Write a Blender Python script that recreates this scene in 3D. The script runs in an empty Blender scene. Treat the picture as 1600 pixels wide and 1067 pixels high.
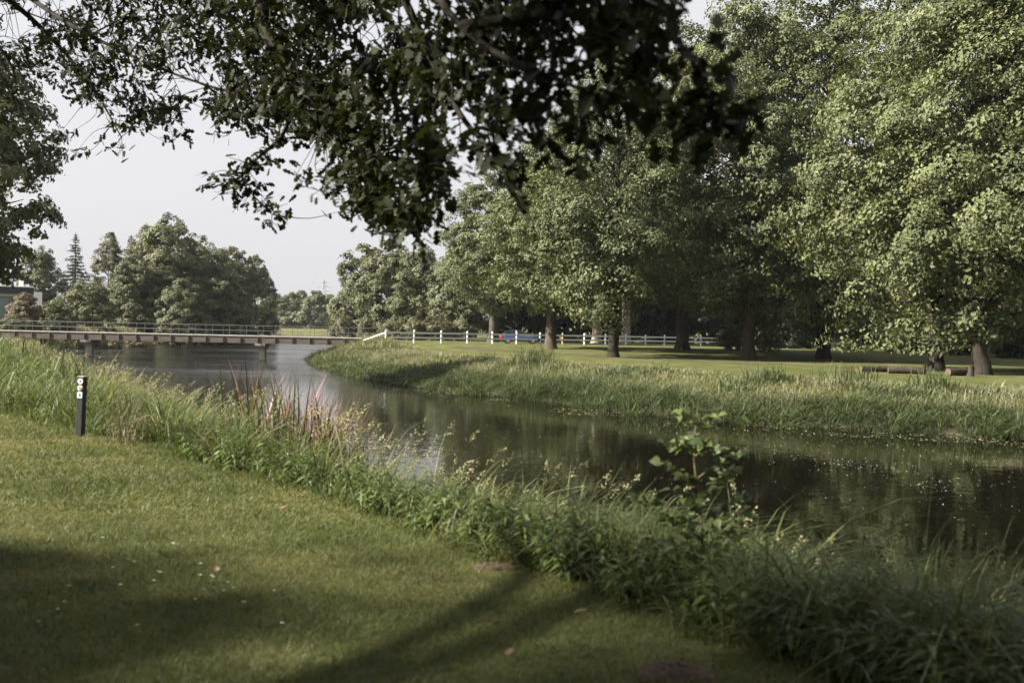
import bpy, math
import numpy as np
from mathutils import Matrix, Vector, Euler

# ------------------------------------------------------------------ camera, sky, sun, exposure
SC = bpy.context.scene
COL = SC.collection
EYE = 1.7
PITCH, ROLL, LENS = math.radians(-0.70), math.radians(1.25), 35.0
FPX = 1600 * LENS / 36.0
cam_d = bpy.data.cameras.new('camera'); cam = bpy.data.objects.new('camera', cam_d); COL.objects.link(cam)
CAM_R = Euler((math.pi / 2 + PITCH, 0, 0)).to_matrix() @ Matrix.Rotation(ROLL, 3, 'Z')
cam.matrix_world = Matrix.Translation((0, 0, EYE)) @ CAM_R.to_4x4()
cam_d.lens = LENS; cam_d.sensor_width = 36; cam_d.clip_start = 0.05; cam_d.clip_end = 5000
cam_d.dof.use_dof = True; cam_d.dof.focus_distance = 42; cam_d.dof.aperture_fstop = 2.1
SC.camera = cam

SUN_EL, SUN_AZ = math.radians(33), math.radians(-104)      # azimuth measured from +Y towards +X
SUN = np.array([math.sin(SUN_AZ) * math.cos(SUN_EL), math.cos(SUN_AZ) * math.cos(SUN_EL), math.sin(SUN_EL)])
w = bpy.data.worlds.new('World'); SC.world = w; w.use_nodes = True
nt = w.node_tree; nt.nodes.clear()
sky = nt.nodes.new('ShaderNodeTexSky'); sky.sky_type = 'NISHITA'; sky.sun_disc = False
sky.sun_elevation = SUN_EL; sky.sun_rotation = SUN_AZ; sky.air_density = 1.6; sky.dust_density = 5.0; sky.ozone_density = 1.0
hs = nt.nodes.new('ShaderNodeHueSaturation'); hs.inputs['Saturation'].default_value = 0.22
mx = nt.nodes.new('ShaderNodeMix'); mx.data_type = 'RGBA'; mx.inputs[0].default_value = 0.72
mx.inputs[7].default_value = (4.20, 4.17, 4.40, 1)          # thin bright veil of cloud over the whole sky
bg = nt.nodes.new('ShaderNodeBackground'); bg.inputs['Strength'].default_value = 0.050
wo = nt.nodes.new('ShaderNodeOutputWorld')
nt.links.new(sky.outputs[0], hs.inputs['Color']); nt.links.new(hs.outputs[0], mx.inputs[6])
nt.links.new(mx.outputs[2], bg.inputs['Color']); nt.links.new(bg.outputs[0], wo.inputs['Surface'])
sun_d = bpy.data.lights.new('sun', 'SUN'); sun_d.energy = 5.0; sun_d.angle = math.radians(1.0); sun_d.color = (1.0, 0.93, 0.80)
sun = bpy.data.objects.new('sun', sun_d); COL.objects.link(sun)
sun.rotation_euler = Vector(-SUN).to_track_quat('-Z', 'Y').to_euler(); sun.location = (-30, -5, 40)
SC.view_settings.view_transform = 'Standard'; SC.view_settings.look = 'None'
SC.view_settings.exposure = 2.1; SC.view_settings.gamma = 1.0
SC.cycles.use_denoising = True
SC.cycles.max_bounces = 6; SC.cycles.diffuse_bounces = 2; SC.cycles.glossy_bounces = 3
SC.cycles.transmission_bounces = 4; SC.cycles.transparent_max_bounces = 4; SC.cycles.volume_bounces = 0
SC.cycles.sample_clamp_indirect = 6.0

# ------------------------------------------------------------------ helpers
RNG = np.random.default_rng(7)
CR = np.array(CAM_R)

def pix(px, py, depth):
    """world point seen at photo pixel (px,py), at ground distance `depth` along +Y"""
    v = CR @ np.array([(px - 800) / FPX, -(py - 533.5) / FPX, -1.0])
    return np.array([0, 0, EYE]) + v * (depth / v[1])

def project(P):
    q = (np.asarray(P, float) - np.array([0, 0, EYE])) @ CR
    d = -q[:, 2]; d = np.where(d > 0.05, d, 0.05)
    return 800 + q[:, 0] / d * FPX, 533.5 - q[:, 1] / d * FPX, -q[:, 2]

def nrm(a):
    return a / np.maximum(np.linalg.norm(a, axis=-1, keepdims=True), 1e-9)

class Geo:
    """collects polygons (all arrays) and links them as one mesh object"""
    def __init__(s):
        s.v = []; s.f = []; s.t = []; s.m = []; s.n = 0
    def add(s, v, f, tint=0.5, mi=0):
        v = np.asarray(v, float).reshape(-1, 3); f = np.asarray(f, int)
        s.v.append(v); s.f.append(f + s.n); s.n += len(v)
        s.t.append(np.broadcast_to(np.asarray(tint, float), (len(v),)).copy())
        s.m.append(np.full(len(f), mi)); return s
    def mesh(s, name, mats, smooth=False):
        me = bpy.data.meshes.new(name)
        V = np.concatenate(s.v) if s.v else np.zeros((0, 3))
        tot = np.concatenate([np.full(len(f), f.shape[1]) for f in s.f]); lo = np.concatenate([f.ravel() for f in s.f])
        st = np.concatenate([[0], np.cumsum(tot)[:-1]])
        me.vertices.add(len(V)); me.vertices.foreach_set('co', V.ravel())
        me.loops.add(len(lo)); me.loops.foreach_set('vertex_index', lo.astype(np.int32))
        me.polygons.add(len(tot)); me.polygons.foreach_set('loop_start', st.astype(np.int32))
        me.polygons.foreach_set('material_index', np.concatenate(s.m).astype(np.int32))
        me.polygons.foreach_set('use_smooth', np.full(len(tot), smooth))
        a = me.attributes.new('tint', 'FLOAT', 'POINT'); a.data.foreach_set('value', np.concatenate(s.t).astype(np.float32))
        me.update(calc_edges=True)
        for m in (mats if isinstance(mats, (list, tuple)) else [mats]): me.materials.append(m)
        return me
    def build(s, name, mats, parent=None, smooth=False, loc=None):
        return link(name, s.mesh(name, mats, smooth), parent, loc)

def link(name, data, parent=None, loc=None):
    o = bpy.data.objects.new(name, data); COL.objects.link(o)
    if parent is not None: o.parent = parent
    if loc is not None: o.location = loc
    return o

def tag(o, label=None, cat=None, group=None, kind=None):
    if label: o['label'] = label
    if cat: o['category'] = cat
    if group: o['group'] = group
    if kind: o['kind'] = kind
    return o

def empty(name, loc, label, cat, group=None, rz=0.0):
    o = link(name, None, None, loc); o.rotation_euler = (0, 0, rz); o.empty_display_size = 0.2
    return tag(o, label, cat, group)

def box(g, x0, x1, y0, y1, z0, z1, tint=0.5, mi=0):
    v = [(x, y, z) for z in (z0, z1) for y in (y0, y1) for x in (x0, x1)]
    f = [(0, 2, 3, 1), (4, 5, 7, 6), (0, 1, 5, 4), (2, 6, 7, 3), (0, 4, 6, 2), (1, 3, 7, 5)]
    return g.add(v, f, tint, mi)

def bbox(g, x0, x1, y0, y1, z0, z1, b=0.02, tint=0.5, mi=0):
    """box with chamfered vertical and top edges"""
    def ring(x0, x1, y0, y1, z):
        return [(x0 + b, y0, z), (x1 - b, y0, z), (x1, y0 + b, z), (x1, y1 - b, z), (x1 - b, y1, z), (x0 + b, y1, z), (x0, y1 - b, z), (x0, y0 + b, z)]
    v = ring(x0, x1, y0, y1, z0) + ring(x0, x1, y0, y1, z1 - b) + ring(x0 + b, x1 - b, y0 + b, y1 - b, z1)
    q = []
    for r in range(2):
        for k in range(8): q.append((r * 8 + k, r * 8 + (k + 1) % 8, (r + 1) * 8 + (k + 1) % 8, (r + 1) * 8 + k))
    g.add(v, q, tint, mi)
    g.add(v[16:], [tuple(range(8))], tint, mi); g.add(v[:8], [tuple(range(7, -1, -1))], tint, mi)
    return g

def tube(g, P, R, n=7, tint=0.5, mi=0, cap=False, rough=0.0, rng=RNG):
    P = np.asarray(P, float); R = np.broadcast_to(np.asarray(R, float), (len(P),))
    T = nrm(np.gradient(P, axis=0)); ref = np.array([0.31, 0.95, 0.05]) if abs(T[0, 2]) > 0.6 else np.array([0, 0, 1.0])
    A = nrm(np.cross(T, ref)); B = np.cross(T, A)
    a = np.arange(n) * 2 * np.pi / n
    rr = R[:, None] * (1 + rough * rng.standard_normal((len(P), n)))
    V = P[:, None, :] + rr[..., None] * (np.cos(a)[None, :, None] * A[:, None, :] + np.sin(a)[None, :, None] * B[:, None, :])
    i = np.arange(len(P) - 1)[:, None] * n; k = np.arange(n)[None, :]; k2 = (k + 1) % n
    F = np.stack([i + k, i + k2, i + n + k2, i + n + k], -1).reshape(-1, 4)
    g.add(V.reshape(-1, 3), F, tint, mi)
    if cap:
        g.add(V[-1], [tuple(range(n))], tint, mi); g.add(V[0], [tuple(range(n - 1, -1, -1))], tint, mi)
    return g

def bez(p, n=10):
    """smooth Catmull-Rom curve through points"""
    p = np.asarray(p, float); q = np.vstack([2 * p[0] - p[1], p, 2 * p[-1] - p[-2]]); out = []
    for i in range(len(p) - 1):
        a, b, c, d = q[i:i + 4]
        for t in np.linspace(0, 1, n, endpoint=False):
            out.append(0.5 * (2 * b + (c - a) * t + (2 * a - 5 * b + 4 * c - d) * t * t + (3 * b - a - 3 * c + d) * t ** 3))
    out.append(p[-1]); return np.array(out)

DIAMOND = (np.array([(0, 0, 0), (.45, -.32, .09), (1, 0, -.06), (.45, .32, .09)]), np.array([(0, 1, 2), (0, 2, 3)]))
def outline_leaf(us, ws, fold=0.12, curl=0.10):
    v = []; f = []
    for u, wd in zip(us, ws):
        z = -curl * u * u
        v += [(u, -wd, z + fold * wd), (u, 0, z), (u, wd, z + fold * wd)]
    for i in range(len(us) - 1):
        a = i * 3; b = a + 3
        f += [(a, a + 1, b + 1, b), (a + 1, a + 2, b + 2, b + 1)]
    return np.array(v, float), np.array(f)
OAK = outline_leaf([0, .10, .20, .27, .36, .45, .53, .63, .71, .80, .90, 1.0],
                   [.012, .03, .15, .17, .085, .24, .27, .13, .25, .24, .13, .02], 0.25, 0.12)
def strip_leaf(us, ws, curl=0.12):
    v = []
    for k, (u, wd) in enumerate(zip(us, ws)): v += [(u, -wd, -curl * u * u + .10 * wd), (u, wd, -curl * u * u - .10 * wd)]
    return np.array(v, float), np.array([(2 * i, 2 * i + 1, 2 * i + 3, 2 * i + 2) for i in range(len(us) - 1)])
OAK_M = strip_leaf([0, .24, .36, .50, .63, .77, 1.0], [.012, .17, .08, .26, .13, .25, .02])
OAK_S = strip_leaf([0, .30, .62, 1.0], [.012, .17, .25, .03])
OVATE = outline_leaf([0, .02, .15, .32, .55, .78, 1.0], [.01, .02, .30, .40, .31, .13, .004], 0.30, 0.15)
LANCE = outline_leaf([0, .38, 1.0], [.03, .21, .004], 0.35, 0.35)

def leaves(g, C, U, N, S, tmpl=DIAMOND, tint=None, mi=0, rng=RNG):
    """one leaf per row: base point C, length direction U, face normal N, length S"""
    tv, tf = tmpl; C = np.asarray(C, float); n = len(C)
    if n == 0: return g
    U = nrm(U); Wd = nrm(np.cross(N, U)); Nn = np.cross(U, Wd); S = np.broadcast_to(np.asarray(S, float), (n,))
    V = C[:, None, :] + S[:, None, None] * (tv[None, :, 0:1] * U[:, None, :] + tv[None, :, 1:2] * Wd[:, None, :] + tv[None, :, 2:3] * Nn[:, None, :])
    F = tf[None] + (np.arange(n) * len(tv))[:, None, None]
    t = rng.random(n) if tint is None else np.broadcast_to(tint, (n,))
    return g.add(V.reshape(-1, 3), F.reshape(-1, tf.shape[1]), np.repeat(t, len(tv)), mi)

def blades(g, root, h, wd, lean, az, droop=0.3, seg=4, tint=None, mi=0, rng=RNG):
    """grass blades: root (n,3), height, width, lean amount and azimuth, droop at the tip"""
    root = np.asarray(root, float); n = len(root)
    if n == 0: return g
    h, wd, lean, az, droop = [np.broadcast_to(np.asarray(q, float), (n,)) for q in (h, wd, lean, az, droop)]
    D = np.stack([np.cos(az), np.sin(az), np.zeros(n)], 1)
    fa = az + np.pi / 2 + rng.normal(0, .5, n); Sd = np.stack([np.cos(fa), np.sin(fa), np.zeros(n)], 1)
    V = []
    for s in range(seg + 1):
        t = s / seg
        c = root + D * (h * (lean * t + (lean * .9 + droop) * t ** 3))[:, None]
        c[:, 2] += h * (t - (droop * 0.75) * t ** 3.5)
        if s < seg:
            ww = (wd * (1 - 0.75 * t ** 1.6) * 0.5)[:, None]
            V += [c - Sd * ww, c + Sd * ww]
        else: V.append(c)
    k = 2 * seg + 1
    V = np.stack(V, 1); b = (np.arange(n) * k)[:, None]
    t = np.repeat(rng.random(n) if tint is None else np.broadcast_to(tint, (n,)), k)
    base = g.n
    quads = [(2 * s, 2 * s + 1, 2 * s + 3, 2 * s + 2) for s in range(seg - 1)]
    tri = (2 * seg - 2, 2 * seg - 1, 2 * seg)
    if quads:
        Q = (np.array(quads)[None] + b[:, :, None]).reshape(-1, 4); g.add(V.reshape(-1, 3), Q, t, mi)
        g.f.append(np.array(tri)[None] + b + base); g.m.append(np.full(n, mi))
    else:
        g.add(V.reshape(-1, 3), np.array(tri)[None] + b, t, mi)
    return g

# ------------------------------------------------------------------ materials
def mat(name):
    m = bpy.data.materials.new(name); m.use_nodes = True; m.node_tree.nodes.clear()
    o = m.node_tree.nodes.new('ShaderNodeOutputMaterial'); return m, m.node_tree, o
def N(nt, t, **k):
    n = nt.nodes.new(t)
    for a, b in k.items():
        if a.startswith('i_'): n.inputs[a[2:].replace('_', ' ')].default_value = b
        else: setattr(n, a, b)
    return n
def ramp(nt, stops):
    r = nt.nodes.new('ShaderNodeValToRGB'); e = r.color_ramp.elements
    while len(e) < len(stops): e.new(0.5)
    for q, (p, c) in zip(e, stops): q.position = p; q.color = (*c, 1)
    return r

def leaf_mat(name, stops, trans=0.3, rough=0.5, spec=0.35, objvar=0.12, tcol=1.35):
    """leaf colour runs over a ramp by a per-leaf number; part of the light passes through"""
    m, nt, o = mat(name); L = nt.links
    a = N(nt, 'ShaderNodeAttribute', attribute_name='tint'); oi = N(nt, 'ShaderNodeObjectInfo')
    s = N(nt, 'ShaderNodeMath', operation='MULTIPLY_ADD'); s.inputs[1].default_value = objvar * 2; s.inputs[2].default_value = -objvar
    L.new(oi.outputs['Random'], s.inputs[0])
    ad = N(nt, 'ShaderNodeMath', operation='ADD', use_clamp=True); L.new(a.outputs['Fac'], ad.inputs[0]); L.new(s.outputs[0], ad.inputs[1])
    r = ramp(nt, [(q, tuple(.68 * v for v in c)) for q, c in stops]); L.new(ad.outputs[0], r.inputs[0])
    p = N(nt, 'ShaderNodeBsdfPrincipled'); p.inputs['Roughness'].default_value = rough; p.inputs['Specular IOR Level'].default_value = spec
    L.new(r.outputs[0], p.inputs['Base Color'])
    t = N(nt, 'ShaderNodeBsdfTranslucent'); h = N(nt, 'ShaderNodeMix', data_type='RGBA', blend_type='MULTIPLY')
    h.inputs[0].default_value = 1; h.inputs[7].default_value = (tcol * 1.05, tcol, tcol * .55, 1)
    L.new(r.outputs[0], h.inputs[6]); L.new(h.outputs[2], t.inputs['Color'])
    mixs = N(nt, 'ShaderNodeMixShader'); mixs.inputs[0].default_value = trans
    L.new(p.outputs[0], mixs.inputs[1]); L.new(t.outputs[0], mixs.inputs[2]); L.new(mixs.outputs[0], o.inputs['Surface'])
    return m

def surf_mat(name, c1, c2, scale=4.0, rough=0.8, bump=0.3, stretch=(1, 1, 1), spec=0.3, detail=6, metallic=0.0, coat=0.0):
    m, nt, o = mat(name); L = nt.links
    tc = N(nt, 'ShaderNodeTexCoord'); mp = N(nt, 'ShaderNodeMapping'); mp.inputs['Scale'].default_value = stretch
    L.new(tc.outputs['Object'], mp.inputs[0])
    n1 = N(nt, 'ShaderNodeTexNoise'); n1.inputs['Scale'].default_value = scale; n1.inputs['Detail'].default_value = detail; n1.inputs['Roughness'].default_value = 0.65
    L.new(mp.outputs[0], n1.inputs['Vector'])
    r = ramp(nt, [(0.32, c1), (0.68, c2)]); L.new(n1.outputs['Fac'], r.inputs[0])
    p = N(nt, 'ShaderNodeBsdfPrincipled'); p.inputs['Roughness'].default_value = rough; p.inputs['Specular IOR Level'].default_value = spec
    p.inputs['Metallic'].default_value = metallic; p.inputs['Coat Weight'].default_value = coat
    L.new(r.outputs[0], p.inputs['Base Color'])
    if bump:
        b = N(nt, 'ShaderNodeBump'); b.inputs['Strength'].default_value = bump; b.inputs['Distance'].default_value = 0.03
        L.new(n1.outputs['Fac'], b.inputs['Height']); L.new(b.outputs[0], p.inputs['Normal'])
    L.new(p.outputs[0], o.inputs['Surface']); return m

M = {}
M['lime'] = leaf_mat('lime_leaves', [(0, (.050, .066, .027)), (.5, (.114, .134, .056)), (1, (.205, .220, .104))], .24, .55, .25)
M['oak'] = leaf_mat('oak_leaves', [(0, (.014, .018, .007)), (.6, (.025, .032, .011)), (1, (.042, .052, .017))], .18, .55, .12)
M['grove'] = leaf_mat('grove_leaves', [(0, (.066, .080, .036)), (.5, (.124, .138, .064)), (1, (.200, .204, .104))], .2, .55, .3)
M['pale'] = leaf_mat('pale_leaves', [(0, (.100, .100, .058)), (.5, (.160, .155, .090)), (1, (.23, .215, .13))], .25, .55, .3)
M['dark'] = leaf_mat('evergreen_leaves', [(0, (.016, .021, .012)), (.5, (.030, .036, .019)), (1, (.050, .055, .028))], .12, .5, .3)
M['needle'] = leaf_mat('needles', [(0, (.028, .038, .026)), (.5, (.045, .056, .036)), (1, (.070, .080, .048))], .1, .6, .25)
M['russet'] = leaf_mat('russet_leaves', [(0, (.10, .078, .048)), (.5, (.18, .14, .088)), (1, (.26, .21, .14))], .2, .6, .25)
M['sapling'] = leaf_mat('sapling_leaves', [(0, (.075, .11, .060)), (.5, (.14, .19, .075)), (1, (.21, .25, .08))], .4, .45, .25)
M['turf'] = leaf_mat('turf_blades', [(0, (.056, .078, .020)), (.5, (.112, .132, .036)), (.85, (.19, .186, .066)), (1, (.29, .25, .13))], .3, .55, .25, 0.0)
M['tall'] = leaf_mat('tall_grass_blades', [(0, (.050, .076, .024)), (.5, (.096, .128, .042)), (.78, (.17, .19, .078)), (1, (.40, .36, .24))], .32, .5, .18, 0.0)
M['sedge'] = leaf_mat('sedge_blades', [(0, (.042, .060, .027)), (.6, (.088, .112, .050)), (1, (.18, .20, .10))], .28, .5, .15, 0.0)
M['meadow'] = leaf_mat('meadow_blades', [(0, (.080, .100, .042)), (.5, (.165, .172, .088)), (1, (.36, .33, .235))], .3, .6, .25, 0.0)
M['herb'] = leaf_mat('herb_leaves', [(0, (.050, .078, .022)), (.6, (.100, .142, .038)), (1, (.17, .21, .07))], .3, .45, .4, 0.0)
M['fringereed'] = leaf_mat('fringe_reed', [(0, (.36, .16, .17)), (.5, (.58, .28, .30)), (1, (.74, .46, .48))], .3, .5, .3, 0.0)  # pink colour fringe of the lens, painted into the reed blades
M['bark'] = surf_mat('bark', (.030, .024, .018), (.085, .070, .056), 5, .9, .8, (1, 1, .25), .15)
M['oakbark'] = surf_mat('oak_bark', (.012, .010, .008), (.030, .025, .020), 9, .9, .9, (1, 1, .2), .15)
M['palebark'] = surf_mat('pale_bark', (.16, .135, .11), (.26, .22, .185), 3, .85, .4, (1, 1, .4), .2)
M['stem'] = surf_mat('green_stem', (.09, .075, .045), (.14, .12, .065), 20, .6, .1)
M['white'] = surf_mat('white_fence_paint', (.58, .59, .61), (.68, .69, .71), 3, .5, .1)
M['brownwood'] = surf_mat('bare_wood', (.28, .18, .10), (.42, .29, .17), 8, .7, .2)
M['blackpost'] = surf_mat('black_post_plastic', (.010, .010, .011), (.022, .021, .021), 30, .6, .15, (1, 1, .2), .35)
M['greycap'] = surf_mat('grey_cap', (.16, .155, .15), (.22, .215, .21), 20, .6, .1)
M['signwhite'] = surf_mat('badge_white', (.62, .62, .60), (.72, .72, .70), 40, .5, 0)
M['signdark'] = surf_mat('badge_dark', (.05, .055, .06), (.08, .085, .09), 40, .5, 0)
M['signred'] = surf_mat('badge_red', (.50, .12, .06), (.58, .16, .09), 40, .5, 0)
M['signblue'] = surf_mat('badge_blue', (.50, .60, .66), (.58, .66, .71), 40, .5, 0)
M['fascia'] = surf_mat('weathered_fascia', (.055, .046, .040), (.115, .098, .085), 2.5, .85, .3, (.4, 1, 3), .2)
M['beam'] = surf_mat('bridge_beam', (.06, .048, .042), (.12, .10, .088), 2, .85, .3, (.3, 1, 4), .2)
M['deckedge'] = surf_mat('deck_edge', (.20, .185, .165), (.32, .30, .27), 2, .8, .2, (1, 1, 1), .2)
M['concrete'] = surf_mat('pier_concrete', (.22, .19, .16), (.40, .36, .31), 1.8, .9, .3, (1, 1, .6), .2)
M['rail'] = surf_mat('rail_metal', (.05, .052, .056), (.085, .088, .092), 6, .5, .05, (1, 1, 1), .4)
M['brick'] = surf_mat('brick', (.055, .028, .022), (.10, .050, .038), 14, .9, .4)
M['soil'] = surf_mat('bare_soil', (.045, .032, .021), (.10, .074, .050), 22, .95, .9)
M['cutwood'] = surf_mat('cut_wood', (.055, .038, .026), (.10, .072, .05), 12, .85, .2)
M['bark2'] = surf_mat('brown_bark', (.022, .017, .013), (.055, .044, .034), 6, .9, .5, (1, 1, .3), .15)
M['log'] = surf_mat('log_wood', (.10, .075, .052), (.24, .18, .125), 9, .9, .5, (.3, 1, 1))
M['petal'] = surf_mat('petals', (.34, .34, .31), (.45, .45, .42), 30, .6, 0)
M['dead'] = surf_mat('dead_leaf', (.10, .058, .030), (.18, .11, .06), 30, .7, .2)
M['flake'] = surf_mat('floating_flakes', (.20, .195, .175), (.32, .31, .285), 9, .5, 0)
M['weed'] = surf_mat('floating_weed', (.09, .095, .045), (.19, .18, .10), 9, .6, 0)
M['render'] = surf_mat('white_render', (.66, .67, .68), (.74, .75, .76), .7, .8, .05)
M['roofdark'] = surf_mat('dark_cladding', (.018, .022, .030), (.032, .038, .048), 3, .5, .05)
M['carpaint'] = surf_mat('blue_car_paint', (.030, .055, .14), (.034, .062, .15), 2, .3, 0, (1, 1, 1), .5, 2, .4, .6)
M['carglass'] = surf_mat('car_glass', (.012, .014, .016), (.016, .018, .020), 2, .08, 0, (1, 1, 1), .6)
M['tyre'] = surf_mat('tyre_rubber', (.015, .015, .015), (.025, .025, .025), 20, .85, .1)
M['hubcap'] = surf_mat('alloy', (.40, .40, .41), (.5, .5, .51), 10, .35, 0, (1, 1, 1), .5, 2, .8)
M['redlamp'] = surf_mat('tail_lamp', (.45, .03, .02), (.55, .05, .03), 10, .25, 0)
M['pylon'] = surf_mat('galvanised_steel', (.26, .27, .28), (.34, .35, .36), 4, .6, 0)
M['glass'] = surf_mat('window_glass', (.10, .15, .155), (.13, .185, .19), 1, .06, 0, (1, 1, 1), .8)

def ground_mat():
    m, nt, o = mat('ground_turf'); L = nt.links
    g = N(nt, 'ShaderNodeNewGeometry')
    def noise(sc, det=5, ro=.6):
        n = N(nt, 'ShaderNodeTexNoise'); n.inputs['Scale'].default_value = sc; n.inputs['Detail'].default_value = det; n.inputs['Roughness'].default_value = ro
        L.new(g.outputs['Position'], n.inputs['Vector']); return n
    n1 = noise(.55, 6); n2 = noise(14, 6, .75); n3 = noise(2.6, 4)
    r1 = ramp(nt, [(.30, (.046, .056, .017)), (.5, (.078, .086, .030)), (.70, (.135, .126, .056))]); L.new(n1.outputs['Fac'], r1.inputs[0])
    r2 = ramp(nt, [(.25, (.45, .45, .42)), (.6, (1.05, 1.05, 1.0)), (.8, (1.5, 1.45, 1.3))]); L.new(n2.outputs['Fac'], r2.inputs[0])
    mu = N(nt, 'ShaderNodeMix', data_type='RGBA', blend_type='MULTIPLY'); mu.inputs[0].default_value = 1
    L.new(r1.outputs[0], mu.inputs[6]); L.new(r2.outputs[0], mu.inputs[7])
    a = N(nt, 'ShaderNodeAttribute', attribute_name='tint')         # 0 lawn .. 1 bare earth
    ad = N(nt, 'ShaderNodeMath', operation='MULTIPLY_ADD'); L.new(n3.outputs['Fac'], ad.inputs[0]); ad.inputs[1].default_value = .5
    ad2 = N(nt, 'ShaderNodeMath', operation='ADD'); L.new(a.outputs['Fac'], ad2.inputs[0]); L.new(ad.outputs[0], ad2.inputs[1]); ad.inputs[2].default_value = -.25
    r3 = ramp(nt, [(.35, (0, 0, 0)), (.7, (1, 1, 1))]); L.new(ad2.outputs[0], r3.inputs[0])
    r4 = ramp(nt, [(.3, (.035, .030, .020)), (.7, (.085, .072, .050))]); L.new(n2.outputs['Fac'], r4.inputs[0])
    mi = N(nt, 'ShaderNodeMix', data_type='RGBA'); L.new(r3.outputs[0], mi.inputs[0]); L.new(mu.outputs[2], mi.inputs[6]); L.new(r4.outputs[0], mi.inputs[7])
    p = N(nt, 'ShaderNodeBsdfPrincipled'); p.inputs['Roughness'].default_value = .95; p.inputs['Specular IOR Level'].default_value = .1
    L.new(mi.outputs[2], p.inputs['Base Color'])
    b = N(nt, 'ShaderNodeBump'); b.inputs['Strength'].default_value = .8; b.inputs['Distance'].default_value = .05
    L.new(n2.outputs['Fac'], b.inputs['Height']); L.new(b.outputs[0], p.inputs['Normal'])
    L.new(p.outputs[0], o.inputs['Surface']); return m
M['ground'] = ground_mat()

def water_mat():
    m, nt, o = mat('river_water'); L = nt.links
    g = N(nt, 'ShaderNodeNewGeometry')
    def noise(sc, st, det=3, ro=.5, rot=0):
        mp = N(nt, 'ShaderNodeMapping'); mp.inputs['Scale'].default_value = st; mp.inputs['Rotation'].default_value = (0, 0, rot)
        L.new(g.outputs['Position'], mp.inputs[0])
        n = N(nt, 'ShaderNodeTexNoise'); n.inputs['Scale'].default_value = sc; n.inputs['Detail'].default_value = det; n.inputs['Roughness'].default_value = ro
        L.new(mp.outputs[0], n.inputs['Vector']); return n
    fine = noise(2.2, (1, 1, 1), 3, .55); big = noise(.45, (1, 1, 1), 2, .5)
    ruff = noise(.055, (1, 1.5, 1), 4, .6, .4)                        # where a breath of wind ruffles the surface
    rr = ramp(nt, [(.44, (.22, .22, .22)), (.60, (1, 1, 1))]); L.new(ruff.outputs['Fac'], rr.inputs[0])
    sx = N(nt, 'ShaderNodeSeparateXYZ'); L.new(g.outputs['Position'], sx.inputs[0])          # one long wake ripple near the bridge
    def m2(op, a, b, c=None):
        q = N(nt, 'ShaderNodeMath', operation=op)
        for k, v in enumerate((a, b, c)):
            if v is None: continue
            if isinstance(v, (int, float)): q.inputs[k].default_value = v
            else: L.new(v, q.inputs[k])
        return q.outputs[0]
    dy = m2('ABSOLUTE', m2('SUBTRACT', m2('MULTIPLY_ADD', sx.outputs[0], -.06, sx.outputs[1]), 77.5), 0)
    band = m2('MULTIPLY', m2('LESS_THAN', dy, 1.1), m2('LESS_THAN', sx.outputs[0], -21.0))
    b1 = N(nt, 'ShaderNodeBump'); b1.inputs['Distance'].default_value = .018; L.new(fine.outputs['Fac'], b1.inputs['Height'])
    mu = N(nt, 'ShaderNodeMath', operation='MULTIPLY'); mu.inputs[1].default_value = .55; far = m2('MULTIPLY', m2('MINIMUM', m2('MAXIMUM', m2('MULTIPLY_ADD', sx.outputs[1], 1 / 35, -38 / 35), 0), 1), .15)
    L.new(m2('ADD', m2('ADD', rr.outputs[0], far), m2('MULTIPLY', band, 3.5)), mu.inputs[0]); L.new(mu.outputs[0], b1.inputs['Strength'])
    b2 = N(nt, 'ShaderNodeBump'); b2.inputs['Distance'].default_value = .02; b2.inputs['Strength'].default_value = .22
    L.new(big.outputs['Fac'], b2.inputs['Height']); L.new(b2.outputs[0], b1.inputs['Normal'])
    rgh = m2('MULTIPLY_ADD', m2('MULTIPLY', m2('MULTIPLY', far, 1 / .15), m2('MULTIPLY_ADD', rr.outputs[0], .6, .4)), .20, .03)
    p = N(nt, 'ShaderNodeBsdfPrincipled'); p.inputs['Base Color'].default_value = (.003, .0024, .0016, 1)
    L.new(rgh, p.inputs['Roughness']); p.inputs['IOR'].default_value = 1.333
    L.new(b1.outputs[0], p.inputs['Normal']); L.new(p.outputs[0], o.inputs['Surface']); return m
M['water'] = water_mat()

# ------------------------------------------------------------------ terrain and river
WZ = -1.9
NEARW = np.array([(11, -20), (9.0, -4), (6.3, 4.2), (4.0, 9.0), (0.8, 12.4), (-3.2, 18), (-5.9, 22), (-16.5, 41), (-36.5, 78), (-54, 108), (-56, 135), (-58, 180), (-60, 250), (-68, 300), (-110, 345)], float)
FARW = np.array([(52, -20), (36, 12), (27, 27), (18.8, 36.6), (10.6, 40), (5.8, 43.5), (1.6, 51), (-3.7, 57), (-10.7, 69), (-17, 88), (-21, 105), (-24, 140), (-28, 200), (-34, 260), (-52, 312), (-110, 375)], float)
POLY = np.vstack([NEARW, FARW[::-1]])
def seg_dist(P, L):
    d = np.full(len(P), 1e9)
    for a, b in zip(L[:-1], L[1:]):
        ab = b - a; t = np.clip(((P - a) @ ab) / (ab @ ab), 0, 1)
        d = np.minimum(d, np.linalg.norm(P - a - t[:, None] * ab, axis=1))
    return d
def inside(P, poly):
    x, y = P[:, 0], P[:, 1]; r = np.zeros(len(P), bool); a = poly[-1]
    for b in poly:
        c = ((a[1] > y) != (b[1] > y)) & (x < (b[0] - a[0]) * (y - a[1]) / (b[1] - a[1] + 1e-12) + a[0]); r ^= c; a = b
    return r
def wob(P):
    x, y = P[:, 0], P[:, 1]
    return .5 * np.sin(x * .9 + 1.3 * np.sin(y * .37)) * np.cos(y * .61) + .25 * np.sin(x * 2.3 - y * 1.7)
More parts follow.
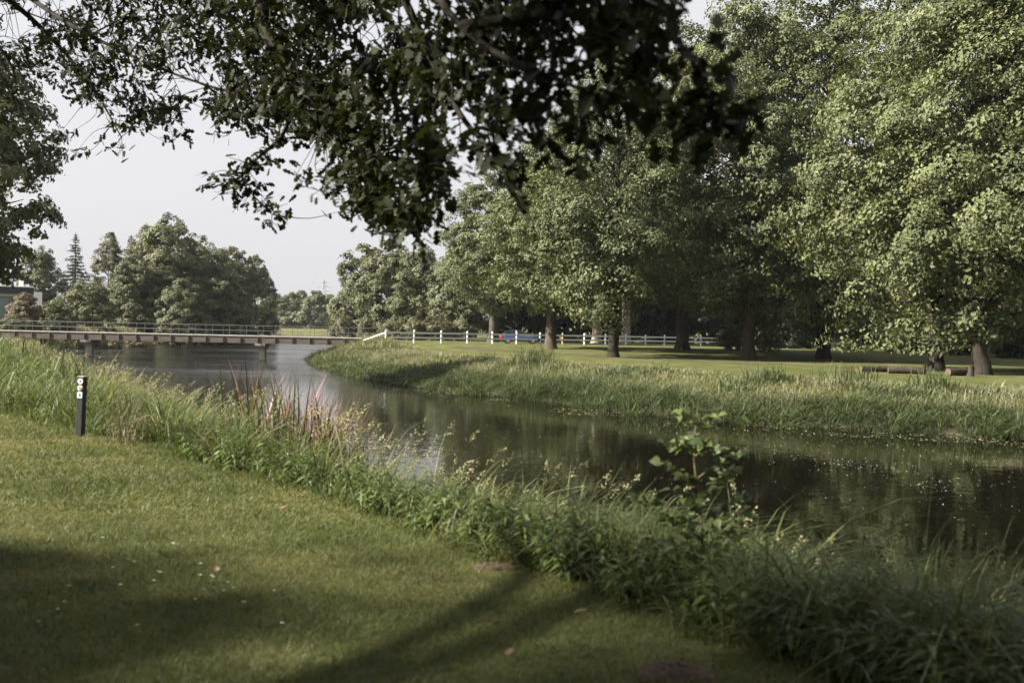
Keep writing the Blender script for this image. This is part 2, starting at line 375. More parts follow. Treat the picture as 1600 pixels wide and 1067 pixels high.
def sdist(P):
    dn = seg_dist(P, NEARW); df = seg_dist(P, FARW); i = inside(P, POLY)
    return np.where(i, -np.minimum(dn, df), np.minimum(dn, df)), dn < df
def sm(t): t = np.clip(t, 0, 1); return t * t * (3 - 2 * t)
def height(P):
    P = np.asarray(P, float)[:, :2]; s, near = sdist(P); s = s + .35 * wob(P) * np.where(near, .5, 1)
    x, y = P[:, 0], P[:, 1]
    base_far = -.35 + .5 * sm((y - 82) / 16) - .1 * sm((60 - y) / 25)
    base_near = .06 * np.sin(x * .35 + .5) * np.cos(y * .27) + .02 * wob(P * .5) + .25 * sm((y - 50) / 60)
    r = np.hypot(x, y); base_near = base_near * sm(r / 4)
    g = np.where(near, base_near, base_far)
    wd = np.where(near, 3.75 + 3.2 * sm((y - 60) / 50), 6.5)
    land = WZ + (g - WZ) * sm(.12 + .88 * s / wd) ** .85
    return np.where(s > 0, np.maximum(land, WZ + .02 * s), WZ - np.minimum(.8, .45 * -s) - .03)
def hz(x, y): return float(height(np.array([[x, y]]))[0])
def onground(px, py, d):
    p = pix(px, py, d); return np.array([p[0], p[1], hz(p[0], p[1])])
DIRT = [(np.array([(60, 62), (34, 64), (22, 66), (12, 74), (6, 84), (-4, 90)], float), 1.5), (np.array([(80, 108), (26, 104), (8, 108), (-14, 101), (-22, 100.5)], float), 1.6)]
def build_ground():
    ang = np.concatenate([np.radians(np.linspace(-36, 36, 380)), np.radians(np.linspace(36, 324, 66))[1:-1]])
    rad = np.concatenate([[0.0], np.geomspace(.6, 900, 205)])
    A, R = np.meshgrid(ang, rad); P = np.stack([R * np.sin(A), R * np.cos(A)], -1).reshape(-1, 2)
    z = height(P); na = len(ang)
    i = np.arange(len(rad) - 1)[:, None] * na; k = np.arange(na)[None]; k2 = (k + 1) % na
    F = np.stack([i + k, i + na + k, i + na + k2, i + k2], -1).reshape(-1, 4)
    s, near = sdist(P)
    t = np.where(s < np.where(near, 3.3, 2.5), .75, 0.0)
    for L, wd in DIRT: t = np.maximum(t, np.clip(1.1 - .55 * seg_dist(P, L) / wd, 0, .72))
    g = Geo().add(np.column_stack([P, z]), F, t)
    return tag(g.build('ground', M['ground'], smooth=True), kind='structure')
build_ground()
wat = Geo().add([(-160, -25, WZ), (60, -25, WZ), (60, 385, WZ), (-160, 385, WZ)], [(0, 1, 2, 3)]).build('water', M['water'])
tag(wat, kind='structure')

# ------------------------------------------------------------------ tree makers
def envelope(t, kind):
    if kind == 'broad': return np.sin(np.pi * np.clip(t, 0, 1) ** .72) ** .55 * (1 - .12 * t)
    if kind == 'tall': return np.sin(np.pi * np.clip(t * .93 + .05, 0, 1) ** .62) ** .6
    if kind == 'dome': return np.sqrt(np.clip(1 - (t * .98) ** 2.2, 0, 1)) * (.86 + .14 * np.sin(np.pi * t))
    return np.sin(np.pi * t)

def tree_meshes(name, seed, H, R, cb, tr, nlobe, nclump, nleaf, lsize, env, leafm, barkm, droop=.25, lobe=(.22, .46), flat=.55, stems=1):
    r = np.random.default_rng(seed); wood = Geo(); fol = Geo()
    top = H * .80
    for q in range(stems):
        off = np.array([0, 0, 0.]) if stems == 1 else np.array([r.normal(0, R * .12), r.normal(0, R * .12), 0])
        zz = np.array([-.25, 0, .25, .6, 1.2, 2.2, 4, 7, 11, 16, 22, 30.]) * min(1, H / 16); zz = np.append(zz[zz < top], top)
        P = np.stack([off[0] + np.cumsum(r.normal(0, .006 * H / 3, len(zz))) * (zz > .8), off[1] + np.cumsum(r.normal(0, .006 * H / 3, len(zz))) * (zz > .8), zz], 1)
        fr = np.interp(zz / H, [-.02, 0, .015, .04, .1, .3, .8], [1.7, 1.5, 1.2, 1.05, 1.0, .78, .12]) * tr
        if stems > 1: fr = fr * .5
        tube(wood, P, fr, 12, rough=.05, rng=r)
        if q == 0: T = P
    axis = lambda z: np.array([np.interp(z, T[:, 2], T[:, 0]), np.interp(z, T[:, 2], T[:, 1]), z])
    C = []; tries = 0
    while len(C) < nlobe and tries < nlobe * 60:
        tries += 1
        t = r.random() ** 1.05; a = r.random() * 2 * np.pi; e = envelope(np.array(t), env) * R
        rl = R * r.uniform(*lobe); u = max(0, e - rl * .75) * (r.random() ** .3)
        z = cb + rl * .45 + t * (H - cb - rl * .9); c = np.array([u * np.cos(a), u * np.sin(a), z])
        if all(np.linalg.norm(c - q[0]) > .80 * min(rl, q[1]) for q in C): C.append((c, rl))
    for c, rl in C:
        h0 = max(cb * .7, c[2] - .55 * np.hypot(c[0], c[1]) - rl * .4); h0 = min(h0, top * .97); p0 = axis(h0)
        mid = (p0 + c) / 2 + np.array([0, 0, .12 * np.hypot(*c[:2])]) + r.normal(0, .15, 3)
        b = bez([p0, mid, c], 5); tube(wood, b, np.linspace(tr * .30, tr * .05, len(b)) * (1 if stems == 1 else .5), 5, rng=r)
        out0 = nrm(np.array([c[0], c[1], (c[2] - (cb + (H - cb) * .42)) * .6]) + 1e-6)
        k = int(nclump * r.uniform(.8, 1.2)); d = nrm(r.normal(0, 1, (k, 3)) + out0 * .55 + np.array([0, 0, .25]))
        cc = c + d * rl * (r.random((k, 1)) ** .25) * np.array([1, 1, .85]); rc = rl * r.uniform(.24, .44, k)
        nl = int(nleaf); D = nrm(r.normal(0, 1, (k, nl, 3)) + d[:, None] * .35 + np.array([0, 0, .3]))
        rad = rc[:, None, None] * (.35 + .65 * r.random((k, nl, 1)) ** .6)
        pos = cc[:, None] + D * rad * np.array([1.15, 1.15, flat])
        pos[..., 2] -= droop * (np.linalg.norm((pos - cc[:, None])[..., :2], axis=-1) ** 2) / np.maximum(rc[:, None], .2)
        Nn = nrm(D * .6 + d[:, None] * .9 + np.array([0, 0, .30]) + r.normal(0, .36, D.shape))
        U = nrm(np.cross(Nn, r.normal(0, 1, D.shape))); U[..., 2] -= .25
        shade = np.clip(.5 + r.normal(0, .16, (k, 1)) + r.normal(0, .15, (k, nl)), 0, 1)
        keep = pos[..., 2].ravel() > (.05 if cb < 1 else cb * .72)
        S = lsize * r.uniform(.5, 1.35, k * nl)
        leaves(fol, pos.reshape(-1, 3)[keep], U.reshape(-1, 3)[keep], Nn.reshape(-1, 3)[keep], S[keep], DIAMOND, shade.ravel()[keep], rng=r)
    return wood.mesh(name + '_trunk', M[barkm], True), fol.mesh(name + '_crown', M[leafm])

def conifer_meshes(name, seed, H, R, leafm, barkm, cb=1.0):
    r = np.random.default_rng(seed); wood = Geo(); fol = Geo()
    zz = np.linspace(-.2, H, 14); tube(wood, np.stack([0 * zz, 0 * zz, zz], 1), np.interp(zz, [0, H], [H * .018, .03]), 8, rng=r)
    z = cb
    while z < H * .985:
        t = (z - cb) / (H - cb); L = R * (1 - t) ** .9 * r.uniform(.6, 1.2) + .05; nb = int(5 + 3 * (1 - t)); a0 = r.random() * 6.28
        for q in range(nb):
            if r.random() < .25: continue
            a = a0 + q * 6.28 / nb + r.normal(0, .2); l = L * r.uniform(.65, 1.12); d = np.array([np.cos(a), np.sin(a), 0])
            s = np.linspace(0, 1, 6); P = np.array([0, 0, z]) + s[:, None] * d * l; P[:, 2] += -.35 * l * s + .22 * l * s ** 2.5
            tube(wood, P, np.linspace(.05, .012, 6), 4, rng=r)
            n = int(20 + 40 * l); u = r.random(n) ** .7; c = np.stack([np.interp(u, s, P[:, k]) for k in range(3)], 1) + r.normal(0, .10, (n, 3)) * (1 + l * .1)
            side = np.cross(d, [0, 0, 1.]); U = d * .7 + side * r.choice([-1, 1], (n, 1)) * r.uniform(.3, 1, (n, 1)) + np.array([0, 0, -.35]) + r.normal(0, .2, (n, 3))
            leaves(fol, c, U, np.array([0, 0, 1.]) + r.normal(0, .45, (n, 3)), .5 * r.uniform(.6, 1.2, n) * (.35 + .65 * (1 - t)), DIAMOND, rng=r)
        z += (.36 + .42 * (1 - t)) * H / 16
    return wood.mesh(name + '_trunk', M[barkm], True), fol.mesh(name + '_crown', M[leafm])

def plant_tree(name, meshes, loc, rz, sc, label, cat='tree', group=None, parts=('trunk', 'crown')):
    root = empty(name, loc, label, cat, group, rz); root.scale = sc if isinstance(sc, tuple) else (sc, sc, sc)
    link(parts[0], meshes[0], root); link(parts[1], meshes[1], root)
    return root

# parkland trees beyond the river -------------------------------------------------------------------
LIME = [tree_meshes('lime_a', 11, 20, 7.6, 3.6, .50, 46, 16, 82, .275, 'broad', 'lime', 'bark'),
        tree_meshes('lime_b', 12, 29, 8.6, 4.2, .50, 64, 16, 78, .295, 'tall', 'lime', 'bark'),
        tree_meshes('lime_c', 13, 30, 9.8, 1.7, .46, 76, 16, 78, .295, 'tall', 'lime', 'oakbark', .35),
        tree_meshes('lime_d', 14, 24, 8.2, 2.7, .40, 60, 16, 82, .26, 'broad', 'lime', 'oakbark', .35)]
def far_tree(var, px, d, H, label, rz=0., group='tall leafy trees on the far lawn', wide=1.0, name='leafy_tree'):
    p = onground(px, 540, d); h0 = {0: 20, 1: 29, 2: 30, 3: 24}[var]; s = H / h0
    return plant_tree(name, LIME[var], p, rz, (s * wide, s * wide, s), label, group=group)
far_tree(0, 860, 92, 20, 'leafy tree with a sunlit forked trunk, leftmost trunk on the far lawn', .6, wide=.98)
far_tree(3, 958, 80, 25, 'leafy tree with a stout dark trunk flaring widely, second trunk from the left', 2.1, wide=.95)
far_tree(1, 1066, 95, 32, 'tall leafy tree with broad buttressed base just left of the brick gate post', 1.2)
far_tree(1, 1170, 83, 32, 'tall leafy tree whose straight trunk stands between the two clipped bushes', 3.9, wide=.9)
far_tree(2, 1287, 86, 34, 'largest pale crowned tree on the far lawn, boughs sweeping almost to the grass', 5.2, wide=1.0)
far_tree(2, 1463, 63, 29, 'big dark trunked tree standing behind the cut logs', 2.7, wide=.95)
far_tree(3, 1537, 58, 25, 'rightmost thick trunked tree near the right edge of the picture', .3, wide=.9)
far_tree(2, 1690, 66, 31, 'tall tree whose boughs enter at the right edge above the logs', 4.1, wide=.95)
far_tree(0, 770, 118, 21, 'broad sunlit tree standing behind the white fence and the car', 4.4)

# paler trees near the bridge end
GROVE = [tree_meshes('grove_a', 21, 18, 7.2, 1.0, .42, 44, 14, 60, .40, 'dome', 'grove', 'bark', lobe=(.26, .42)),
         tree_meshes('grove_b', 22, 14, 6.2, .6, .36, 38, 14, 60, .38, 'dome', 'grove', 'bark', lobe=(.26, .42)),
         tree_meshes('birch', 23, 19, 4.2, 2.0, .22, 38, 12, 50, .30, 'tall', 'pale', 'palebark', .6)]
def grove_tree(var, px, d, H, label, group, rz=0., wide=1.0, name='leafy_tree'):
    p = onground(px, 520, d); s = H / (18, 14, 19)[var]
    return plant_tree(name, GROVE[var], p, rz, (s * wide, s * wide, s), label, group=group)
G2 = 'trees behind the right end of the bridge'
grove_tree(1, 566, 165, 16.5, 'dark rounded tree standing just right of the distant skyline gap', G2, .4, .88)
grove_tree(0, 655, 140, 13.5, 'tawny rounded tree behind the left end of the white fence', G2, 1.9, .95)
grove_tree(1, 716, 128, 12.0, 'low bushy tree overhanging the middle of the white fence', G2, 3.0, .85)

# far left grove
G3 = 'trees of the grove on the left bank'
CON = [conifer_meshes('spruce', 31, 18, 4.6, 'needle', 'bark'), conifer_meshes('pine', 32, 15, 4.2, 'needle', 'bark', 3)]
plant_tree('conifer', CON[0], onground(116, 510, 172), .3, .92, 'thin pointed conifer rising above the shrubs left of the grove', group=G3)
plant_tree('conifer', CON[1], onground(203, 510, 190), 1.3, 1.2, 'dark conifer tip poking out between the paler grove trees', group=G3)
grove_tree(2, 168, 178, 17.5, 'pale feathery birch left of the dark conifer tip', G3, .5, name='birch_tree')
grove_tree(2, 228, 186, 19.5, 'pale feathery birch right of the dark conifer tip', G3, 2.2, 1.1, name='birch_tree')
grove_tree(0, 262, 176, 21.5, 'tallest rounded tree at the crest of the left grove', G3, 2.6, .95)
grove_tree(0, 318, 186, 20.0, 'rounded tree just right of the tallest tree in the left grove', G3, 4.0, .9)
grove_tree(1, 362, 205, 19.5, 'shaded rounded tree on the falling right shoulder of the left grove', G3, 1.0, .8)
grove_tree(1, 398, 232, 19.0, 'dark rounded tree at the right end of the left grove by the river', G3, 2.0, .72)
grove_tree(1, 205, 166, 12.5, 'lower front tree in the left grove, below the birches', G3, 5.1, .9)
grove_tree(1, 285, 164, 11.5, 'lower front tree of the left grove, nearest the river bank', G3, 3.3, .95)
grove_tree(1, 338, 176, 14.5, 'dense rounded tree filling the middle of the left grove', G3, 2.9, 1.05)
grove_tree(1, 245, 170, 13.5, 'dense rounded tree below the crest of the left grove', G3, .2, 1.05)
grove_tree(1, 612, 150, 14.5, 'tawny rounded tree left of the fence, filling the gap by the bridge end', G2, 2.4, .95)
grove_tree(0, 60, 185, 15, 'tree behind the white house and its conifer', G3, .9, .9)
EDGE = tree_meshes('edge', 41, 20, 5.4, 4.4, .38, 74, 13, 46, .31, 'tall', 'grove', 'bark', .7, lobe=(.22, .36))
plant_tree('leafy_tree', EDGE, onground(-62, 540, 57), .4, (1.0, 1.0, .98), 'big dark drooping tree cut off by the left edge of the picture')

# shrubs and hedges
SHRUB = [tree_meshes('shrub_a', 51, 2.6, 1.9, .02, .12, 24, 9, 42, .15, 'dome', 'pale', 'bark', lobe=(.28, .42), stems=3),
         tree_meshes('shrub_b', 52, 3.0, 2.4, .02, .12, 28, 9, 42, .20, 'dome', 'pale', 'bark', lobe=(.26, .40), stems=3),
         tree_meshes('shrub_c', 53, 6.0, 4.0, .05, .2, 34, 11, 50, .26, 'dome', 'dark', 'bark', lobe=(.26, .42), stems=3),
         tree_meshes('shrub_d', 54, 5.0, 3.6, .05, .2, 32, 10, 48, .26, 'dome', 'grove', 'bark', lobe=(.26, .42), stems=3),
         tree_meshes('shrub_e', 55, 4.0, 2.4, .05, .15, 28, 10, 44, .22, 'dome', 'russet', 'bark', lobe=(.26, .42), stems=3)]
def shrub(var, px, d, H, label, rz=0., wide=1.0, group=None, name='shrub', cat='shrub', at=None):
    p = onground(px, 530, d) if at is None else np.array([at[0], at[1], hz(*at)]); s = H / (2.6, 3.0, 6.0, 5.0, 4.0)[var]
    return plant_tree(name, SHRUB[var], p, rz, (s * wide, s * wide, s), label, cat, group, ('stems', 'foliage'))
shrub(0, 1143, 97, 2.4, 'rounded clipped bush beside the brick gate post', .5, .80, 'clipped bushes by the gate', 'bush', 'bush')
shrub(0, 1202, 95, 2.3, 'rounded clipped bush standing right of the straight tree trunk', 2.5, .86, 'clipped bushes by the gate', 'bush', 'bush')
shrub(1, 537, 128, 4.4, 'pale upright shrub behind the bridge railing, left of the pair', .3, .55, 'pale shrubs by the bridge end')
shrub(1, 572, 124, 3.4, 'pale thin shrub behind the bridge railing, right of the pair', 1.3, .48, 'pale shrubs by the bridge end')
for k, (px, d, H, L) in enumerate([(612, 118, 2.2, 'low pale bramble behind the sloping end of the fence'), (645, 119, 2.5, 'low pale bramble behind the second panel of the fence'), (682, 120, 3.0, 'pale bramble mound behind the third panel of the fence'), (722, 121, 2.6, 'pale bramble behind the fence, just left of the blue car')]):
    shrub(1, px, d, H, L, k * 1.7, 1.05, 'brambles behind the fence')
shrub(3, 135, 150, 7.0, 'large round olive shrub in front of the grove right of the house', .6, .95, 'shrubs on the left bank')
shrub(3, 86, 129, 4.6, 'smaller shrub between the white house and the round olive shrub', 2.1, .9, 'shrubs on the left bank')
shrub(4, 38, 122, 5.0, 'reddish flowering shrub in front of the white house window', .4, .85, 'shrubs on the left bank')
for k, (px, d, H, L) in enumerate([(138, 126, 2.6, 'pale low hedge clump behind the left bridge pier'), (176, 130, 2.2, 'pale low hedge clump right of the left bridge pier'), (212, 140, 2.4, 'pale low hedge clump below the grove, far right of three')]):
    shrub(1, px, d, H, L, k * 2.2, 1.0, 'low hedge clumps on the left bank')
shrub(3, 20, 118, 2.4, 'low green shrub behind the bridge railing at the left edge', 3.0, 1.2, 'shrubs on the left bank')
shrub(3, 412, 262, 4.2, 'green mound of shrub at the right foot of the left grove', 1.0, 1.5, 'shrubs on the left bank')

# dark wood behind the fence: individual evergreens with low boughs, and bare trunks
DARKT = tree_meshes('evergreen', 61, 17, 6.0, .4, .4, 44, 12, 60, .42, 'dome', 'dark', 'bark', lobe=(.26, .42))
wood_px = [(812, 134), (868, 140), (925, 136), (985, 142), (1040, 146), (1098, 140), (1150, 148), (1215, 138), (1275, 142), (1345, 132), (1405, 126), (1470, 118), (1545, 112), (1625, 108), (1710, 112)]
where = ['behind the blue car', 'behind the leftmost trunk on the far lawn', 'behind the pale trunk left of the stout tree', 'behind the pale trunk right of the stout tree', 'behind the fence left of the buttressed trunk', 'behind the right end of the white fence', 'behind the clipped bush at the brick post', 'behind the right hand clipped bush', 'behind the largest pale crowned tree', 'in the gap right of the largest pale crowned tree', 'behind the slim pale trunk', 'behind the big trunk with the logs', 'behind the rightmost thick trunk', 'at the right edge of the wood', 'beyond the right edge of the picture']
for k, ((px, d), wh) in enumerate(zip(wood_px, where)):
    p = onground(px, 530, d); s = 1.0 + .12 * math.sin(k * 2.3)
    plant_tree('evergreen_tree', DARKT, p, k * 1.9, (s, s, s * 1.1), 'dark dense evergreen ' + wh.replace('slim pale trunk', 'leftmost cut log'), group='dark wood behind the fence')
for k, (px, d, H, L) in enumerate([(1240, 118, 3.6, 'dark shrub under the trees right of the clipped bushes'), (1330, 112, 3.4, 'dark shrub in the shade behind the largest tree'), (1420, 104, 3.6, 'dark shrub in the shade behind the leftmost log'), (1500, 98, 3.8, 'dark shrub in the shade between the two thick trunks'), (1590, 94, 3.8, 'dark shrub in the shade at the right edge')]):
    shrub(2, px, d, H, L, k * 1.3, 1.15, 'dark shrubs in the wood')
def bare_trunk(px, d, r0, H, lean, label, m='palebark'):
    p = onground(px, 530, d); g = Geo(); z = np.array([-.2, 0, .3, 1, 3, 6, H]); P = np.stack([lean * z / H, 0 * z, z], 1)
    tube(g, P, r0 * np.array([1.5, 1.4, 1.15, 1.0, .92, .8, .3]), 12, rough=.04)
    for a in range(5):
        b = bez([P[-2] + (P[-1] - P[-2]) * a / 5, P[-1] + np.array([math.cos(a * 2.1), math.sin(a * 2.1), -1 + a * .4]), P[-1] + np.array([2.6 * math.cos(a * 2.1), 2.6 * math.sin(a * 2.1), .4 + a * .5])], 5)
        tube(g, b, np.linspace(r0 * .35, r0 * .08, len(b)), 6)
    root = empty('tree', p, label, 'tree', 'pale trunks in the wood'); g.build('trunk', M[m], root, True)
    f = Geo(); c = P[-1] + np.array([0, 0, 1.5]) + nrm(RNG.normal(0, 1, (2600, 3))) * RNG.random((2600, 1)) ** .4 * np.array([3.6, 3.6, 2.6])
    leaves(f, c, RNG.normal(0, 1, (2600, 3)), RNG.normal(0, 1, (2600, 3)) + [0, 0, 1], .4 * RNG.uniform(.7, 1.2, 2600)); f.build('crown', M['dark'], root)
bare_trunk(932, 128, .60, 9.5, .1, 'smooth pale trunk behind the fence, left of the pair by the stout tree')
bare_trunk(978, 126, .60, 9.5, -.1, 'smooth pale trunk behind the fence, right of the pair by the stout tree')

# far distant wood and pylon
FARW_T = tree_meshes('far', 71, 17, 8, .4, .4, 34, 11, 46, .8, 'dome', 'grove', 'bark', lobe=(.28, .44))
for k, (px, d, H, L) in enumerate([(432, 430, 15, 'leftmost hazy tree of the far wood, half behind the grove'), (453, 420, 15.5, 'second hazy tree of the far wood from the left'), (472, 440, 17, 'tallest hazy tree in the middle of the far wood'), (492, 410, 16, 'hazy far tree just left of the pylon'), (512, 425, 15, 'hazy far tree at the foot of the pylon')]):
    p = onground(px, 515, d); s = H / 17
    plant_tree('distant_tree', FARW_T, p, k * 2.4, (s * 1.1, s * 1.1, s), L, group='hazy trees far down the river')
def pylon(px, d, H):
    p = onground(px, 515, d); root = empty('pylon', p, 'thin lattice power pylon in the haze above the far trees', 'pylon')
    g = Geo(); hw = lambda z: np.interp(z, [0, H * .6, H], [3.2, 1.1, .35]); zs = np.linspace(0, H, 10)
    for sx in (-1, 1):
        for sy in (-1, 1): tube(g, [(sx * hw(z), sy * hw(z), z) for z in zs], .16, 4)
    for a, b in zip(zs[:-1], zs[1:]):
        for s in (-1, 1):
            tube(g, [(s * hw(a), -hw(a), a), (-s * hw(b), -hw(b), b)], .09, 4); tube(g, [(s * hw(a), hw(a), a), (-s * hw(b), hw(b), b)], .09, 4)
    g.build('lattice', M['pylon'], root)
    for z, l in ((H * .72, 7), (H * .84, 6), (H * .95, 4.5)):
        a = Geo(); tube(a, [(-l, 0, z), (0, 0, z + .9), (l, 0, z)], .16, 4); tube(a, [(-l, 0, z), (l, 0, z)], .13, 4); a.build('cross_arm', M['pylon'], root)
pylon(505, 760, 30)

# ------------------------------------------------------------------ bridge
BY, BX0, BX1, DZ = 100.5, -66.0, -14.0, .40
br = empty('footbridge', (0, BY, 0), 'long low footbridge on concrete piers with thin metal railings across the river', 'bridge')
g = Geo(); bbox(g, BX0, BX1, .16, 2.04, DZ - .10, DZ, .01); g.build('deck', M['deckedge'], br)
for yy, nm in ((0.0, 'near'), (2.2, 'far')):
    g = Geo(); bbox(g, BX0, BX1, yy - .10, yy + .12, DZ - .68, DZ - .36, .015); g.build('beam', M['beam'], br)
    g = Geo(); bbox(g, BX0, BX1, yy - .14, yy + .14, DZ + .002, DZ + .09, .012); g.build('edge_strip', M['deckedge'], br)
pan = Geo(); bbox(pan, -.80, .80, -.06, .06, DZ - .355, DZ - .003, .012); pan_m = pan.mesh('fascia_panel', M['fascia'])
bra = Geo(); box(bra, -.045, .045, -.12, .03, DZ - .60, DZ - .02); bra_m = bra.mesh('bracket', M['beam'])
pst = Geo(); bbox(pst, -.022, .022, -.022, .022, DZ + .08, DZ + 1.06, .004); pst_m = pst.mesh('railing_post', M['rail'])
nb = int((BX1 - BX0) / 1.75)
for i in range(nb + 1):
    x = BX0 + .1 + i * 1.75
    for yy in (-.02, 2.22):
        link('railing_post', pst_m, br, (x, yy, 0))
        if i < nb: link('fascia_panel', pan_m, br, (x + .875, yy, 0))
        link('bracket', bra_m, br, (x, yy - (.06 if yy < 1 else -.12), 0))
for yy in (-.02, 2.22):
    for z, r in ((DZ + 1.08, .032), (DZ + .58, .022)):
        g = Geo(); tube(g, [(BX0, yy, z), ((BX0 + BX1) / 2, yy, z), (BX1, yy, z)], r, 6); g.build('rail', M['rail'], br)
def pier(x):
    g = Geo(); v = []
    for z, hx, hy in ((-3.2, .34, .42), (-1.05, .30, .38), (-.80, .34, .55), (-.52, .52, 1.15), (DZ - .685, .52, 1.2)):
        v += [(x - hx, 1.1 - hy, z), (x + hx, 1.1 - hy, z), (x + hx, 1.1 + hy, z), (x - hx, 1.1 + hy, z)]
    f = [(4 * r + k, 4 * r + (k + 1) % 4, 4 * r + 4 + (k + 1) % 4, 4 * r + 4 + k) for r in range(4) for k in range(4)] + [(3, 2, 1, 0), (16, 17, 18, 19)]
    g.add(v, f); g.build('pier', M['concrete'], br)
for px in (140, 410): pier(pix(px, 540, BY + 1)[0])
pier(pix(-130, 540, BY + 1)[0])
for px in (58, 64):
    x = pix(px, 535, BY)[0]; g = Geo(); tube(g, [(x, .8, -2.6), (x, .8, DZ - .68)], .10, 8); g.build('support_post', M['beam'], br)
ab = Geo(); bbox(ab, BX1 - 2.2, BX1 + .4, -.3, 2.5, -2.2, DZ - .69, .05); ab.build('abutment', M['concrete'], br)

# ------------------------------------------------------------------ white fence, gate post
fence = empty('white_fence', (0, 0, 0), 'long white two rail post fence crossing the far lawn to the brick post', 'fence')
FA, FB = pix(603, 530, 97)[:2], pix(1122, 535, 126)[:2]
NP = 16
fp = [FA + (FB - FA) * t for t in np.linspace(0, 1, NP)]
fpg = Geo(); bbox(fpg, -.075, .075, -.075, .075, -.2, 1.16, .02)
cap = [(-.09, -.09, 1.162), (.09, -.09, 1.162), (.09, .09, 1.162), (-.09, .09, 1.162), (0, 0, 1.30)]
fpg.add(cap[:4], [(3, 2, 1, 0)]); fpg.add(cap, [(0, 1, 4), (1, 2, 4), (2, 3, 4), (3, 0, 4)])
post_w = fpg.mesh('fence_post', M['white']); post_b = fpg.mesh('fence_post_brown', M['brownwood'])
fdir = nrm(FB - FA); fang = math.atan2(fdir[1], fdir[0])
for i, q in enumerate(fp[:-1]):
    o = link('fence_post', post_b if i == 7 else post_w, fence, (q[0], q[1], hz(*q))); o.rotation_euler = (0, 0, fang)
    if i == 7: o['label'] = 'bare brown wooden fence post'
for i, (a, b) in enumerate(zip(fp[:-1], fp[1:])):
    for z in (.98, .50):
        g = Geo(); A = np.array([*a, hz(*a) + z]); B = np.array([*b, hz(*b) + z]); n = np.array([-fdir[1], fdir[0], 0]) * .028; t = np.array([*fdir, 0]) * .077
        A, B = A + t, B - t; u = np.array([0, 0, .085])
        v = [A - n - u, A + n - u, A + n + u, A - n + u, B - n - u, B + n - u, B + n + u, B - n + u]
        g.add(v, [(0, 1, 5, 4), (1, 2, 6, 5), (2, 3, 7, 6), (3, 0, 4, 7), (0, 3, 2, 1), (4, 5, 6, 7)]); g.build('fence_rail', M['white'], fence)
e0 = np.array([*FA, hz(*FA) + .98]); e1 = np.array([FA[0] - 2.3, FA[1] + .6, hz(*FA) + .12])
g = Geo(); tube(g, [e0 + (e1 - e0) * .05, e1], .07, 6, cap=True); g.build('sloping_rail', M['white'], fence)
pb = onground(1124, 535, 125.5)
gp = empty('gate_post', pb, 'dark red brick gate post at the right end of the white fence', 'gate post')
courses = Geo(); bbox(courses, -.32, .32, -.32, .32, -.2, 1.45, .01); courses.build('shaft', M['brick'], gp)
courses = Geo(); bbox(courses, -.39, .39, -.39, .39, 1.453, 1.58, .03); courses.build('coping', M['concrete'], gp)

